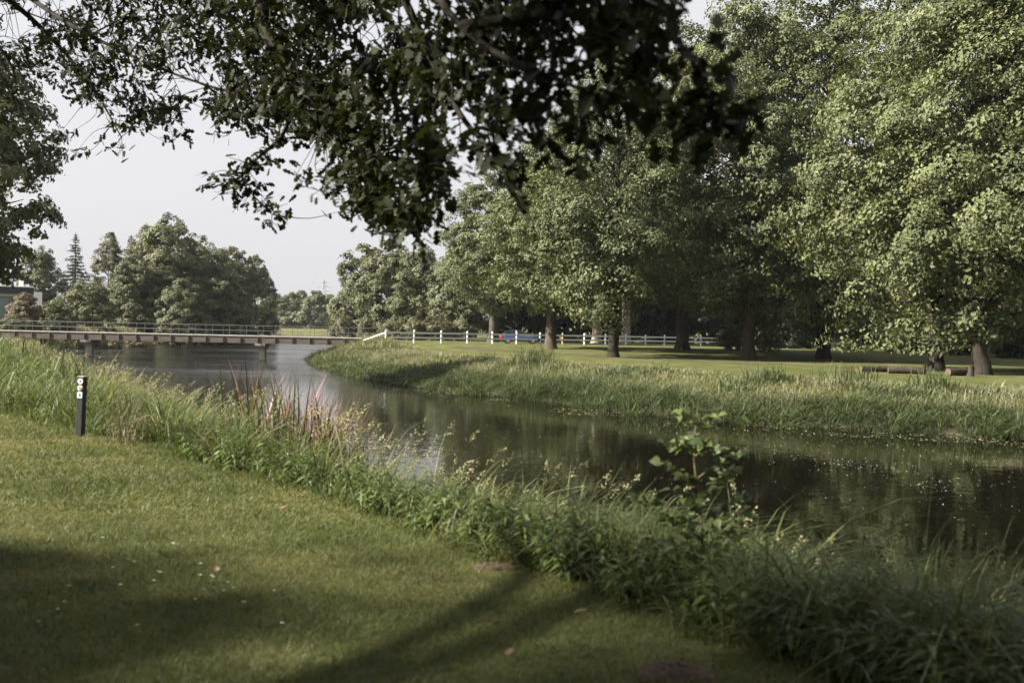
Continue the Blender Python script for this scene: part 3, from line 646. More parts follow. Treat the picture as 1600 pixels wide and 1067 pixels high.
# ------------------------------------------------------------------ car behind the fence
def car(loc, rz):
    root = empty('parked_car', loc, 'dark blue car parked behind the white fence, tail light to the left', 'car', rz=rz)
    # stations along x (rear -> front): x, half width, sill z, shoulder z
    st = [(-2.20, .70, .42, .78), (-2.12, .82, .30, .92), (-1.6, .88, .26, .98), (-.6, .90, .24, .97), (.5, .90, .24, .95), (1.2, .89, .24, .90), (1.85, .84, .26, .80), (2.15, .74, .32, .66), (2.22, .60, .40, .58)]
    g = Geo(); V = []
    for x, hw, a, b in st:
        V += [(x, -hw * .92, a), (x, -hw, a + .12), (x, -hw, b - .10), (x, -hw * .90, b), (x, hw * .90, b), (x, hw, b - .10), (x, hw, a + .12), (x, hw * .92, a)]
    F = [(8 * i + k, 8 * i + (k + 1) % 8, 8 * i + 8 + (k + 1) % 8, 8 * i + 8 + k) for i in range(len(st) - 1) for k in range(8)]
    g.add(V, F); g.add(V[:8], [tuple(range(7, -1, -1))]); g.add(V[-8:], [tuple(range(8))]); g.build('body', M['carpaint'], root, True)
    cs = [(-1.95, .70, .965, .97), (-1.25, .62, .965, 1.38), (-.5, .60, .96, 1.45), (.15, .60, .955, 1.42), (.95, .68, .93, .945)]
    g = Geo(); V = []
    for x, hw, a, b in cs: V += [(x, -.80, a - .02), (x, -hw, b), (x, hw, b), (x, .80, a - .02)]
    g.add(V, [(4 * i + k, 4 * i + k + 1, 4 * i + 5 + k, 4 * i + 4 + k) for i in range(4) for k in range(3)]); g.build('windows', M['carglass'], root)
    g = Geo(); V = []
    for x, hw, a, b in cs[1:4]: V += [(x, -hw - .015, b - .02), (x, -hw + .08, b + .025), (x, hw - .08, b + .025), (x, hw + .015, b - .02)]
    g.add(V, [(4 * i + k, 4 * i + k + 1, 4 * i + 5 + k, 4 * i + 4 + k) for i in range(2) for k in range(3)])
    for s in (-1, 1):
        for (xa, za, ya), (xb, zb, yb) in (((-1.25, 1.37, .635), (-2.0, .97, .80)), ((.15, 1.41, .615), (1.0, .94, .80)), ((-.45, 1.43, .62), (-.45, .96, .80))):
            tube(g, [(xa, s * ya, za), (xb, s * yb, zb)], .035, 5)
    g.build('roof', M['carpaint'], root)
    for x in (-1.35, 1.38):
        for s in (-1, 1):
            a = np.linspace(0, 2 * np.pi, 22, endpoint=False); tv = Geo(); prof = [(.20, .10), (.29, .11), (.315, .07), (.315, -.07), (.29, -.11), (.20, -.10)]
            V = np.array([[(x + r * np.cos(q), s * .80 + yo, .315 + r * np.sin(q)) for q in a] for r, yo in prof]); n = 22
            F = [(i * n + k, i * n + (k + 1) % n, (i + 1) * n + (k + 1) % n, (i + 1) * n + k) for i in range(5) for k in range(n)]
            tv.add(V.reshape(-1, 3), F); wh = tv.build('wheel', M['tyre'], root, True)
            h = Geo(); yy = s * .80 + s * .085; V = [(x, yy, .315)] + [(x + .20 * np.cos(q), yy - s * .01, .315 + .20 * np.sin(q)) for q in a]
            h.add(V, [(0, 1 + k, 1 + (k + 1) % n) for k in range(n)]); h.build('rim', M['hubcap'], wh)
    for s in (-1, 1):
        g = Geo(); bbox(g, -2.20, -1.86, s * .72 - .16, s * .72 + .16, .70, .90, .03); g.build('tail_light', M['redlamp'], root)
        g = Geo(); bbox(g, 1.92, 2.17, s * .60 - .15, s * .60 + .15, .56, .70, .03); g.build('headlight', M['greycap'], root)
    g = Geo(); bbox(g, -2.27, -2.1, -.70, .70, .36, .52, .03); g.build('bumper', M['roofdark'], root)
car(onground(812, 530, 109), .10)

# ------------------------------------------------------------------ white house on the left bank
def house():
    hx1 = pix(65, 500, 132)[0]; hx0 = hx1 - 20; gy = 132; gz = hz(hx1, gy)
    root = empty('white_house', (hx1, gy, gz), 'modern flat roofed white house with dark upper band behind the bridge', 'house', rz=.50)
    L, R_ = -20.0, 0.0
    g = Geo(); bbox(g, L, R_ - 1.0, .8, 10, -.3, 4.7, .02); g.build('wall', M['render'], root)
    g = Geo(); bbox(g, R_ - 1.0, R_, -.3, 10, -.3, 5.0, .02); g.build('wall', M['render'], root)
    g = Geo(); bbox(g, L - .4, R_ - 1.003, -.2, 9.9, 4.703, 5.55, .02); rf = g.build('roof', M['roofdark'], root)
    g = Geo(); bbox(g, L - .5, R_ - 1.003, -.3, 9.9, 5.553, 5.72, .02); g.build('coping', M['render'], rf)
    g = Geo(); bbox(g, R_ - 2.6, R_ - 2.1, 3, 3.6, 5.72, 6.5, .02); g.build('chimney', M['render'], rf)
    for i, (a, b) in enumerate(((R_ - 5.6, R_ - 3.7), (R_ - 3.6, R_ - 1.7), (R_ - 9.0, R_ - 7.1), (R_ - 12, R_ - 9.8))):
        f = Geo()
        for q in ((a, a + .08, .9, 4.3), (b - .08, b, .9, 4.3), (a + .081, b - .081, .9, .98), (a + .081, b - .081, 4.22, 4.3)): box(f, q[0], q[1], .70, .797, q[2], q[3])
        fo = f.build('window_frame', M['roofdark'], root); p = Geo(); box(p, a + .085, b - .085, .74, .78, .985, 4.215); p.build('pane', M['glass'], fo)
    g = Geo(); bbox(g, R_ - 9.7, R_ - 6.3, -.1, .795, 0, .82, .02); g.build('terrace_wall', M['render'], root)
    g = Geo(); box(g, R_ - .78, R_ - .30, -.34, -.303, .1, 2.9); g.build('window', M['glass'], root)
house()

# ------------------------------------------------------------------ cut logs and stumps under the right trees
def log(px, d, L, r, rz, label, up=0.0):
    p = onground(px, 570, d); o = empty('cut_log', p + np.array([0, 0, r * .9 + up]), label, 'log', 'cut logs under the trees', rz)
    x = np.linspace(-L / 2, L / 2, 7); g = Geo(); tube(g, np.stack([x, .03 * np.sin(x * 2), .02 * np.cos(x * 3)], 1), r * (1 + .06 * np.sin(x * 4)), 12, rough=.03); g.build('bark', M['bark2'], o, True)
    for e in (-1, 1):
        a = np.linspace(0, 2 * np.pi, 12, endpoint=False); c = Geo(); xx = e * (L / 2 + .004)
        c.add([(xx, 0, 0)] + [(xx - e * .01, r * .99 * np.cos(q), r * .99 * np.sin(q)) for q in a], [(0, 1 + k, 1 + (k + 1) % 12) for k in range(12)]); c.build('cut_end', M['cutwood'], o)
log(1372, 59, 2.2, .19, .15, 'thick cut log lying leftmost under the trees')
log(1415, 57, 1.9, .22, -.2, 'thick cut log lying just left of the big dark trunk')
log(1498, 56, 1.6, .22, .4, 'thick cut log lying between the two dark trunks')
def stump(px, d, h, r, label):
    p = onground(px, 570, d); o = empty('tree_stump', p, label, 'stump', 'stumps beside the logs')
    g = Geo(); tube(g, [(0, 0, -.1), (0, 0, .05), (.01, 0, h * .4), (.02, 0, h)], [r * 1.4, r * 1.3, r * 1.05, r], 12, rough=.05); g.build('bark', M['bark2'], o, True)
    a = np.linspace(0, 2 * np.pi, 12, endpoint=False); c = Geo(); c.add([(.02, 0, h + .004)] + [(.02 + r * .99 * np.cos(q), r * .99 * np.sin(q), h) for q in a], [(0, 1 + k, 1 + (k + 1) % 12) for k in range(12)]); c.build('cut_top', M['cutwood'], o)
stump(1443, 57, .55, .13, 'slim pale topped stump just left of the big dark trunk')
stump(1517, 55.5, .6, .15, 'dark stump against the foot of the rightmost thick trunk')

# ------------------------------------------------------------------ waymark post
wp = onground(125, 680, 14.1)
way = empty('waymark_post', wp, 'leaning black waymark post with three small route badges at the grass edge', 'post'); way.rotation_euler = (0, math.radians(1.8), math.radians(-8))
g = Geo(); bbox(g, -.050, .050, -.050, .050, -.15, .84, .010); g.build('shaft', M['blackpost'], way)
g = Geo(); bbox(g, -.052, .052, -.052, .052, .842, .858, .006); g.build('cap', M['greycap'], way)
def disc(z, r, y, m, par, n=20, nm='badge'):
    a = np.linspace(0, 2 * np.pi, n, endpoint=False); g = Geo()
    V = [(r * np.cos(q), y, z + r * np.sin(q)) for q in a] + [(r * np.cos(q), y + .006, z + r * np.sin(q)) for q in a]
    g.add(V, [(k, (k + 1) % n, n + (k + 1) % n, n + k) for k in range(n)]); g.add(V[:n], [tuple(range(n - 1, -1, -1))[::-1]]); return g.build(nm, m, par)
b1 = disc(.785, .040, -.057, M['signwhite'], way); disc(.785, .015, -.0595, M['signdark'], b1, nm='emblem')
b2 = disc(.690, .040, -.057, M['signwhite'], way); disc(.690, .033, -.0595, M['signred'], b2, nm='ring'); disc(.690, .026, -.0615, M['signwhite'], b2, nm='ring_centre')
e = Geo(); e.add([(-.016, -.0640, .676), (.016, -.0640, .676), (.016, -.0640, .694), (0, -.0640, .710), (-.016, -.0640, .694)], [(0, 1, 2, 3, 4)]); e.build('emblem', M['signred'], b2)
g = Geo(); bbox(g, -.040, .040, -.057, -.0505, .548, .632, .004); b3 = g.build('badge', M['signblue'], way)
e = Geo(); box(e, -.012, .012, -.0605, -.0575, .575, .592); box(e, -.007, .007, -.0605, -.0575, .5925, .612); e.build('emblem', M['signdark'], b3)

# ------------------------------------------------------------------ lawn, bank grass and other ground cover
def scatter(n, x0, x1, y0, y1, keep):
    P = np.stack([RNG.uniform(x0, x1, n), RNG.uniform(y0, y1, n)], 1); return P[keep(P)]
def withz(P): return np.column_stack([P, height(P)])
def patch(P, s): # soft patchiness in 0..1
    x, y = P[:, 0] / s, P[:, 1] / s
    return np.clip(.5 + .25 * np.sin(x + 1.7 * np.sin(y * .8)) + .22 * np.sin(1.9 * y - .9 * x + 2) + .15 * np.sin(3.7 * x + 2.3 * y), 0, 1)
def BANKW(P): return np.interp(P[:, 1], [3.2, 4.9, 5.7, 7.3, 9.8, 14, 18, 24], [3.5, 3.92, 4.12, 4.10, 3.66, 4.40, 5.2, 8.0])
def in_view(P, m=1.3):
    return (np.abs(P[:, 0]) < .56 * np.maximum(P[:, 1], 0) + m) & (P[:, 1] > 2.6)
g = Geo()
for n, y0, y1, h, wd in ((340000, 2.8, 8.5, .058, .0058), (280000, 8.5, 16, .058, .010), (90000, 16, 30, .055, .014)):
    P = scatter(n, -15, 3, y0, y1, in_view); s, near = sdist(P); P = P[(s > BANKW(P) - .3) & near]
    pt = patch(P, .9) * .55 + patch(P, .23) * .45; k = len(P); dry = np.clip((patch(P + 11, 2.1) - .5) * 2.2, 0, 1) * sm((P[:, 1] - 7) / 4)
    blades(g, withz(P) - [0, 0, .008], h * RNG.uniform(.5, 1.25, k) * (.75 + .5 * pt), wd * RNG.uniform(.7, 1.3, k), RNG.uniform(.1, .7, k), RNG.uniform(0, 6.28, k), .2, 1,
           np.clip(.36 + .75 * (.5 - pt) + .42 * dry + RNG.normal(0, .20, k) + .4 * (RNG.random(k) < .06), 0, 1))
tag(g.build('lawn_grass', M['turf']), 'short mown grass of the near lawn', 'grass', kind='stuff')

# near bank: long grass, seed heads and herbs
g = Geo()
def bank_pts(n, y0, y1, s0, s1, x0=-60, x1=9):
    P = scatter(n, x0, x1, y0, y1, lambda P: in_view(P, 2.6)); s, near = sdist(P); return P[(s > s0) & (s < s1) & near]
def tussocks(g, C, per, rad, h, wd, seg, tint, lean=.30, droop=.45, waterline=False):
    '''tufts: blades fan out from each centre, each tuft with its own height, lean and hue'''
    m = len(C); ht = h * RNG.uniform(.6, 1.25, m); tt = np.clip(tint + RNG.normal(0, .15, m), 0, 1); wind = RNG.normal(0, .10, (m, 2)) + [.10, .04]
    i = np.repeat(np.arange(m), per); k = len(i); a = RNG.uniform(0, 6.28, k); rr = rad * np.sqrt(RNG.random(k))
    P = C[i] + np.stack([np.cos(a), np.sin(a)], 1) * rr[:, None]; Z = withz(P)
    if waterline: Z[:, 2] = np.maximum(Z[:, 2], WZ - .12)
    out = np.stack([np.cos(a), np.sin(a)], 1) * (lean * (.25 + rr / rad))[:, None] + wind[i] + RNG.normal(0, .10, (k, 2))
    u = RNG.random(k)
    blades(g, Z - [0, 0, .03], ht[i] * (.45 + .65 * u), wd * RNG.uniform(.55, 1.35, k), np.hypot(out[:, 0], out[:, 1]), np.arctan2(out[:, 1], out[:, 0]), droop * RNG.uniform(.2, 1.9, k), seg,
           np.clip(tt[i] + RNG.normal(0, .12, k) + .40 * (RNG.random(k) < .05), 0, 1))
for n, y0, y1, x0, per, rad, h, wd, seg in ((6200, 2.6, 9, -4, 25, .16, .84, .0125, 4), (5400, 9, 20, -14, 19, .20, .86, .018, 3), (5600, 20, 50, -32, 16, .30, .90, .032, 2), (5000, 50, 120, -66, 10, .45, .9, .07, 2)):
    P = bank_pts(n, y0, y1, -.25, 9, x0); s, _ = sdist(P); P = P[s < BANKW(P) - .02]; s, _ = sdist(P); pt = patch(P, .7)
    edge = np.clip((BANKW(P) + .10 - s) / .8, .30, 1) * (.62 + .55 * pt) * np.interp(P[:, 1], [4.6, 6, 9.5, 13], [1.08, .72, .74, 1])
    for lo, hi in ((0, .5), (.5, .8), (.8, 2)):
        q = P[(edge >= lo) & (edge < hi)]; e = edge[(edge >= lo) & (edge < hi)].mean() if len(q) else 1
        tussocks(g, q, per, rad, h * e, wd, seg, .30 + .22 * patch(q + 4, 1.6))
P = bank_pts(900, 3, 20, .2, 3.6, -12); s, _ = sdist(P); P = P[s < BANKW(P) - .35]; tussocks(g, P, 9, .10, .98, .017, 5, .55, .34, .75)
tag(g.build('tall_grass', M['tall']), 'long rank grass along the near river bank', 'grass', kind='stuff')

g = Geo()
def seed_heads(P, h, sz, n=26, m=0):
    k = len(P); Z = withz(P); az = RNG.normal(.4, .9, k); D = np.stack([np.cos(az), np.sin(az), 0 * az], 1); hh = h * RNG.uniform(.75, 1.2, k)
    blades(g, Z, hh, sz * .05, .16, az, .28, 5, .86, rng=RNG)
    tip = Z + D * (hh * (.16 + .144 + .28))[:, None]; tip[:, 2] += hh * (1 - .21)
    u = RNG.random((k, n)); back = -(D * .75 + np.array([0, 0, .7]))
    c = tip[:, None] + back[:, None] * (u * sz * 1.5)[..., None] + RNG.normal(0, 1, (k, n, 3)) * (sz * .13 * (.35 + u))[..., None]
    U = -back[:, None] + RNG.normal(0, .4, (k, n, 3))
    leaves(g, c.reshape(-1, 3), U.reshape(-1, 3), RNG.normal(0, 1, (k * n, 3)), sz * .22, DIAMOND, np.clip(.9 + RNG.normal(0, .07, k * n), 0, 1))
seed_heads(bank_pts(420, 3.5, 10, .3, 3.0, -5), .98, .13); seed_heads(bank_pts(4200, 10, 24, .2, 3.2, -16), .98, .15, 16); seed_heads(bank_pts(5200, 24, 60, .2, 3.4, -40), 1.0, .24, 8)
tag(g.build('seeding_grass', M['tall']), 'pale feathery seed heads of long grass on the near bank', 'grass', kind='stuff')

# leafy herbs (nettle-like) at the lawn edge of the bank
g = Geo()
P = np.vstack([bank_pts(8000, 3, 12, 1.2, 4.2, -5), bank_pts(1200, 12, 24, 2.2, 4.8, -14)]); P = P[(patch(P + 3, .8) > .46) & (RNG.random(len(P)) < np.interp(P[:, 1], [7, 9.5], [1, .4]))]; s, _ = sdist(P); P = P[s < BANKW(P)]; Z = withz(P)
for q in Z:
    h = RNG.uniform(.18, .46); ln = RNG.normal(0, .10, 2); s = np.linspace(0, 1, 5); S = q + np.stack([ln[0] * s, ln[1] * s, h * s], 1)
    tube(g, S, np.linspace(.004, .002, 5), 3, .2)
    k = 7; t = np.repeat(np.linspace(.3, 1, k), 2); a = np.repeat(np.arange(k) * 1.57 + RNG.random() * 6, 2) + np.tile([0, np.pi], k) + RNG.normal(0, .2, 2 * k)
    c = np.stack([np.interp(t, s, S[:, j]) for j in range(3)], 1); U = np.stack([np.cos(a), np.sin(a), np.full(2 * k, -.15) + .5 * (t > .95)], 1)
    leaves(g, c, U, np.tile([0, 0, 1.], (2 * k, 1)) + RNG.normal(0, .2, (2 * k, 3)), (.07 + .07 * (1 - t)) * RNG.uniform(.8, 1.3, 2 * k), LANCE, np.clip(RNG.normal(.5, .2, 2 * k), 0, 1))
tag(g.build('nettles', M['herb']), 'leafy green nettles and herbs at the lawn edge', 'herbs', kind='stuff')

# upright reed clumps at the water's edge
def reed_clump(name, c, n, spread, h, wd, label, group=None, m='sedge', lean=.12, droop=.12, cat='reeds'):
    P = np.array(c[:2]) + np.clip(RNG.normal(0, 1, (n, 2)), -1.7, 1.7) * spread; Z = withz(P); Z[:, 2] = np.maximum(Z[:, 2], WZ - .1); o = np.array([c[0], c[1], hz(*c[:2])])
    g = Geo(); k = len(P); blades(g, Z - o - [0, 0, .05], h * RNG.uniform(.55, 1.12, k), wd * RNG.uniform(.7, 1.2, k), RNG.uniform(0, lean * 2, k), RNG.uniform(0, 6.28, k), RNG.uniform(0, droop * 2, k), 4, np.clip(RNG.normal(.4, .18, k), 0, 1))
    ob = g.build(name, M[m], None, loc=o); tag(ob, label, cat, group); return ob
G4 = 'upright reed clumps on the near bank'
for px, d, n, sp, h, L in ((392, 14.8, 50, .24, 1.60, 'tall dark reeds, leftmost clump against the bright water'), (440, 14.4, 90, .28, 1.75, 'tallest dark reed clump, right in front of the sky reflection'), (492, 14.2, 110, .34, 1.62, 'dense reed clump right of the tallest reeds'), (548, 13.6, 90, .30, 1.40, 'arching reed clump nearest the middle of the river')):
    reed_clump('reed_clump', onground(px, 640, d), n, sp, h, .026, L, G4)
for px, d, n, h, L in ((462, 14.9, 170, 1.66, 'spiky reeds coloured pink for lens fringing before the sky reflection, left tuft'), (520, 14.6, 170, 1.60, 'spiky reeds coloured pink for lens fringing before the sky reflection, right tuft')):
    reed_clump('reed_clump', onground(px, 640, d), n, .33, h, .024, L, G4, 'fringereed', .10, .04)
reed_clump('reed_clump', (-10.2, 25.5), 160, .65, 1.35, .035, 'green reeds standing just right of the waymark post', G4)
reed_clump('reed_clump', (-17.5, 38), 140, 1.0, 1.4, .05, 'reeds below the left end of the bridge', G4)
reed_clump('reed_clump', (5.3, 9.2), 60, .5, 1.35, .020, 'sparse upright reeds at the water edge, lower right', G4)
reed_clump('reed_clump', (2.1, 11.6), 70, .4, 1.2, .018, 'arching grass clump left of the young sapling', G4, lean=.25, droop=.4)
reed_clump('reed_clump', (3.1, 7.0), 90, .30, 1.05, .016, 'pale arching grass tussock right of the young sapling', G4, 'tall', .3, .5)
reed_clump('dock_plant', onground(203, 660, 13.4), 60, .16, .80, .012, 'brown withered dock stems rising from the grass near the post', None, 'russet', .14, .1, 'plant')

# far bank: dark sedge by the water, pale meadow above
g = Geo()
def far_pts(n, s0, s1, y0=24, y1=112, x0=-24, x1=34):
    P = scatter(n, x0, x1, y0, y1, lambda P: in_view(P, 3)); s, near = sdist(P); return P[(s > s0) & (s < s1) & ~near]
P = far_pts(34000, -.5, 2.4); tl = patch(P, 2.2)
for lo, hi in ((0, .4), (.4, .7), (.7, 1.1)):
    q = P[(tl >= lo) & (tl < hi)]; tussocks(g, q[q[:, 1] < 62], 26, .34, .66 + .48 * (lo + .15), .040, 3, .30 + .25 * patch(q[q[:, 1] < 62] + 7, 3), .34, .6, True)
    q = q[q[:, 1] >= 62]; tussocks(g, q, 14, .42, .60 + .4 * (lo + .15), .07, 2, .45 + .2 * patch(q + 7, 3), .34, .5, True)
P = far_pts(15000, 2.2, 6.5); P = P[patch(P + 2, 2.6) > .62]; tussocks(g, P, 12, .3, .72, .05, 2, .45 + .25 * patch(P, 1.1), .3, .4)
tag(g.build('bank_sedge', M['sedge']), 'dense dark sedge fringing the far river bank', 'sedge', kind='stuff')
g = Geo(); P = far_pts(420000, 1.8, 8.5); s, _ = sdist(P); P = P[RNG.random(len(P)) < np.clip(1.3 - s / 9, .1, 1)]; k = len(P); pt = patch(P, 1.6); s, _ = sdist(P)
blades(g, withz(P), .62 * RNG.uniform(.4, 1.2, k) * (.45 + .75 * pt) * np.clip(1.25 - s / 10, .3, 1), .022 * (1 + P[:, 1] / 60) * RNG.uniform(.6, 1.3, k), RNG.uniform(.05, .4, k), RNG.uniform(0, 6.28, k), RNG.uniform(.1, .5, k), 2, np.clip(.24 + .40 * pt + .5 * np.clip(patch(P + 6, 3.3) - .45, 0, 1) + RNG.normal(0, .2, k), 0, 1))
tag(g.build('meadow_grass', M['meadow']), 'pale seeding meadow grass above the far bank', 'grass', kind='stuff')
for px, d, n, sp, h, L in ((832, 60, 160, .75, 1.5, 'dark upright sedge clump rising above the far bank'), (1325, 46, 120, .8, 1.15, 'green sedge clump on the far bank under the largest tree'), (1200, 46, 130, .5, 1.1, 'tall sedge clump on the far bank under the clipped bushes'), (1455, 43, 110, .6, 1.1, 'green sedge clump on the far bank in front of the logs')):
    p = onground(px, 580, d); reed_clump('sedge_clump', p, n, sp, h, .045, L, 'sedge clumps on the far bank', lean=.2, droop=.25, cat='sedge')
# grass on the far left bank beyond the bridge and the bank at the right bridge end
g = Geo(); P = scatter(110000, -75, -8, 88, 200, lambda P: in_view(P, 3)); s, near = sdist(P); P = P[(s > -.4) & (s < 7)]; k = len(P); pt = patch(P, 2.5)
blades(g, withz(P), 1.1 * RNG.uniform(.4, 1.1, k) * (.5 + .7 * pt), .09 * RNG.uniform(.6, 1.3, k), RNG.uniform(.05, .4, k), RNG.uniform(0, 6.28, k), .3, 2, np.clip(.2 + .5 * pt + RNG.normal(0, .2, k), 0, 1))
tag(g.build('bank_grass', M['meadow']), 'rough pale grass on the river banks around the bridge', 'grass', kind='stuff')

# floating seeds and weed on the river
g = Geo()
P = scatter(110000, -14, 26, 9, 70, lambda P: in_view(P, 2)); P = P[inside(P, POLY)]
x, y = P[:, 0], P[:, 1]; along = x * .86 + y * .5
dens = np.clip(.06 + .9 * np.exp(-((np.sin(along * .33 + .8 * np.sin(y * .12)) - .75) / .22) ** 2) * patch(P, 1.2) ** 1.5, 0, 1) * np.clip(16 / y, .25, 1)
P = P[RNG.random(len(P)) < np.clip(dens * 1.5, 0, 1)]; k = len(P); a = RNG.uniform(0, 6.28, k)
leaves(g, np.column_stack([P, np.full(k, WZ + .006)]), np.stack([np.cos(a), np.sin(a), RNG.normal(.1, .12, k)], 1), np.array([0, 0, 1.]) + RNG.normal(0, .25, (k, 3)), RNG.uniform(.010, .034, k) * np.clip(P[:, 1] / 18, .8, 1.5), DIAMOND)
tag(g.build('floating_seeds', M['flake']), 'pale seeds and flakes drifting on the river', 'floating seeds', kind='stuff')
g = Geo(); P = scatter(60000, -26, 20, 30, 108, lambda P: in_view(P, 2)); s, near = sdist(P); P = P[(s < 0) & (s > -3.2) & ~near]; P = P[patch(P, 2.2) > .55]; k = len(P); a = RNG.uniform(0, 6.28, k)
leaves(g, np.column_stack([P, np.full(k, WZ + .006)]), np.stack([np.cos(a), np.sin(a), 0 * a], 1), np.tile([0, 0, 1.], (k, 1)) + RNG.normal(0, .06, (k, 3)), RNG.uniform(.05, .16, k), DIAMOND)
tag(g.build('floating_weed', M['weed']), 'thin mats of floating weed along the far bank', 'water weed', kind='stuff')

# daisies, fallen leaves and bare soil on the lawn
g = Geo()
for px, py in [(270, 862), (209, 891), (247, 905), (250, 907), (313, 893), (312, 911), (330, 912), (333, 914), (319, 934), (350, 936), (364, 931), (428, 936), (176, 900), (100, 954), (90, 966), (214, 992), (160, 855), (340, 902), (356, 922), (108, 929), (60, 985), (440, 990), (240, 920), (188, 927), (380, 955), (305, 950)]:
    dd = EYE * FPX / (py - .022 * (px - 800) - 514.5); p = pix(px, py, dd); z = hz(p[0], p[1]) + .055; r = RNG.uniform(.010, .015); n = 9
    a = np.linspace(0, 2 * np.pi, n, endpoint=False); leaves(g, np.tile([p[0], p[1], z], (n, 1)), np.stack([np.cos(a), np.sin(a), np.full(n, .25)], 1), np.tile([-.1, -.5, 1.], (n, 1)), r, DIAMOND)
tag(g.build('daisies', M['petal']), 'tiny white daisies dotted over the shaded lawn', 'daisies', kind='stuff')
leaf_g = Geo(); leaves(leaf_g, [(-.5, 0, 0)], np.array([(1., 0, .05)]), np.array([(0, .1, 1.)]), 1.0, OAK); dead_m = leaf_g.mesh('fallen_leaf', M['dead'])
for px, py, s, L in ((444, 801, .10, 'orange fallen leaf on the sunny lawn near the grass edge'), (796, 1035, .08, 'small orange fallen leaf on the lawn at bottom centre'), (338, 898, .09, 'brown fallen leaf among the daisies'), (612, 905, .08, 'brown fallen leaf in the middle of the lawn'), (908, 967, .09, 'brown fallen leaf on the lawn near the tall bank grass')):
    dd = EYE * FPX / (py - .022 * (px - 800) - 514.5); p = pix(px, py, dd)
    o = tag(link('fallen_leaf', dead_m, None, (p[0], p[1], hz(p[0], p[1]) + .045)), L, 'leaf', 'fallen leaves on the lawn'); o.scale = (s, s, s); o.rotation_euler = (.2, .15, px)
def soil(px, py, rx, ry, h, label):
    dd = EYE * FPX / (py - .022 * (px - 800) - 514.5); p = pix(px, py, dd); n, m = 34, 10; V = [(0, 0, h)]; r = np.random.default_rng(px)
    for j in range(1, m + 1):
        t = j / m
        for k in range(n):
            a = k * 2 * np.pi / n; e = 1 + .18 * math.sin(3 * a + px) + .10 * math.sin(7 * a); V.append((rx * e * t * math.cos(a), ry * e * t * math.sin(a), h * (1 - t ** 2) + r.normal(0, .008) * (t < .97) - .03 * (j == m)))
    g = Geo(); g.add(V, [(0, 1 + k, 1 + (k + 1) % n) for k in range(n)]); g.f.append(np.array([(1 + (j - 1) * n + k, 1 + j * n + k, 1 + j * n + (k + 1) % n, 1 + (j - 1) * n + (k + 1) % n) for j in range(1, m) for k in range(n)])); g.m.append(np.zeros((m - 1) * n, int))
    return tag(g.build('soil_patch', M['soil'], None, True, (p[0], p[1], hz(p[0], p[1]) + .02)), label, 'soil')
soil(1052, 1060, .20, .14, .03, 'bare brown soil patch in the lawn at the bottom edge')
soil(775, 886, .17, .08, .012, 'dark bare hollow where the lawn meets the tall grass')

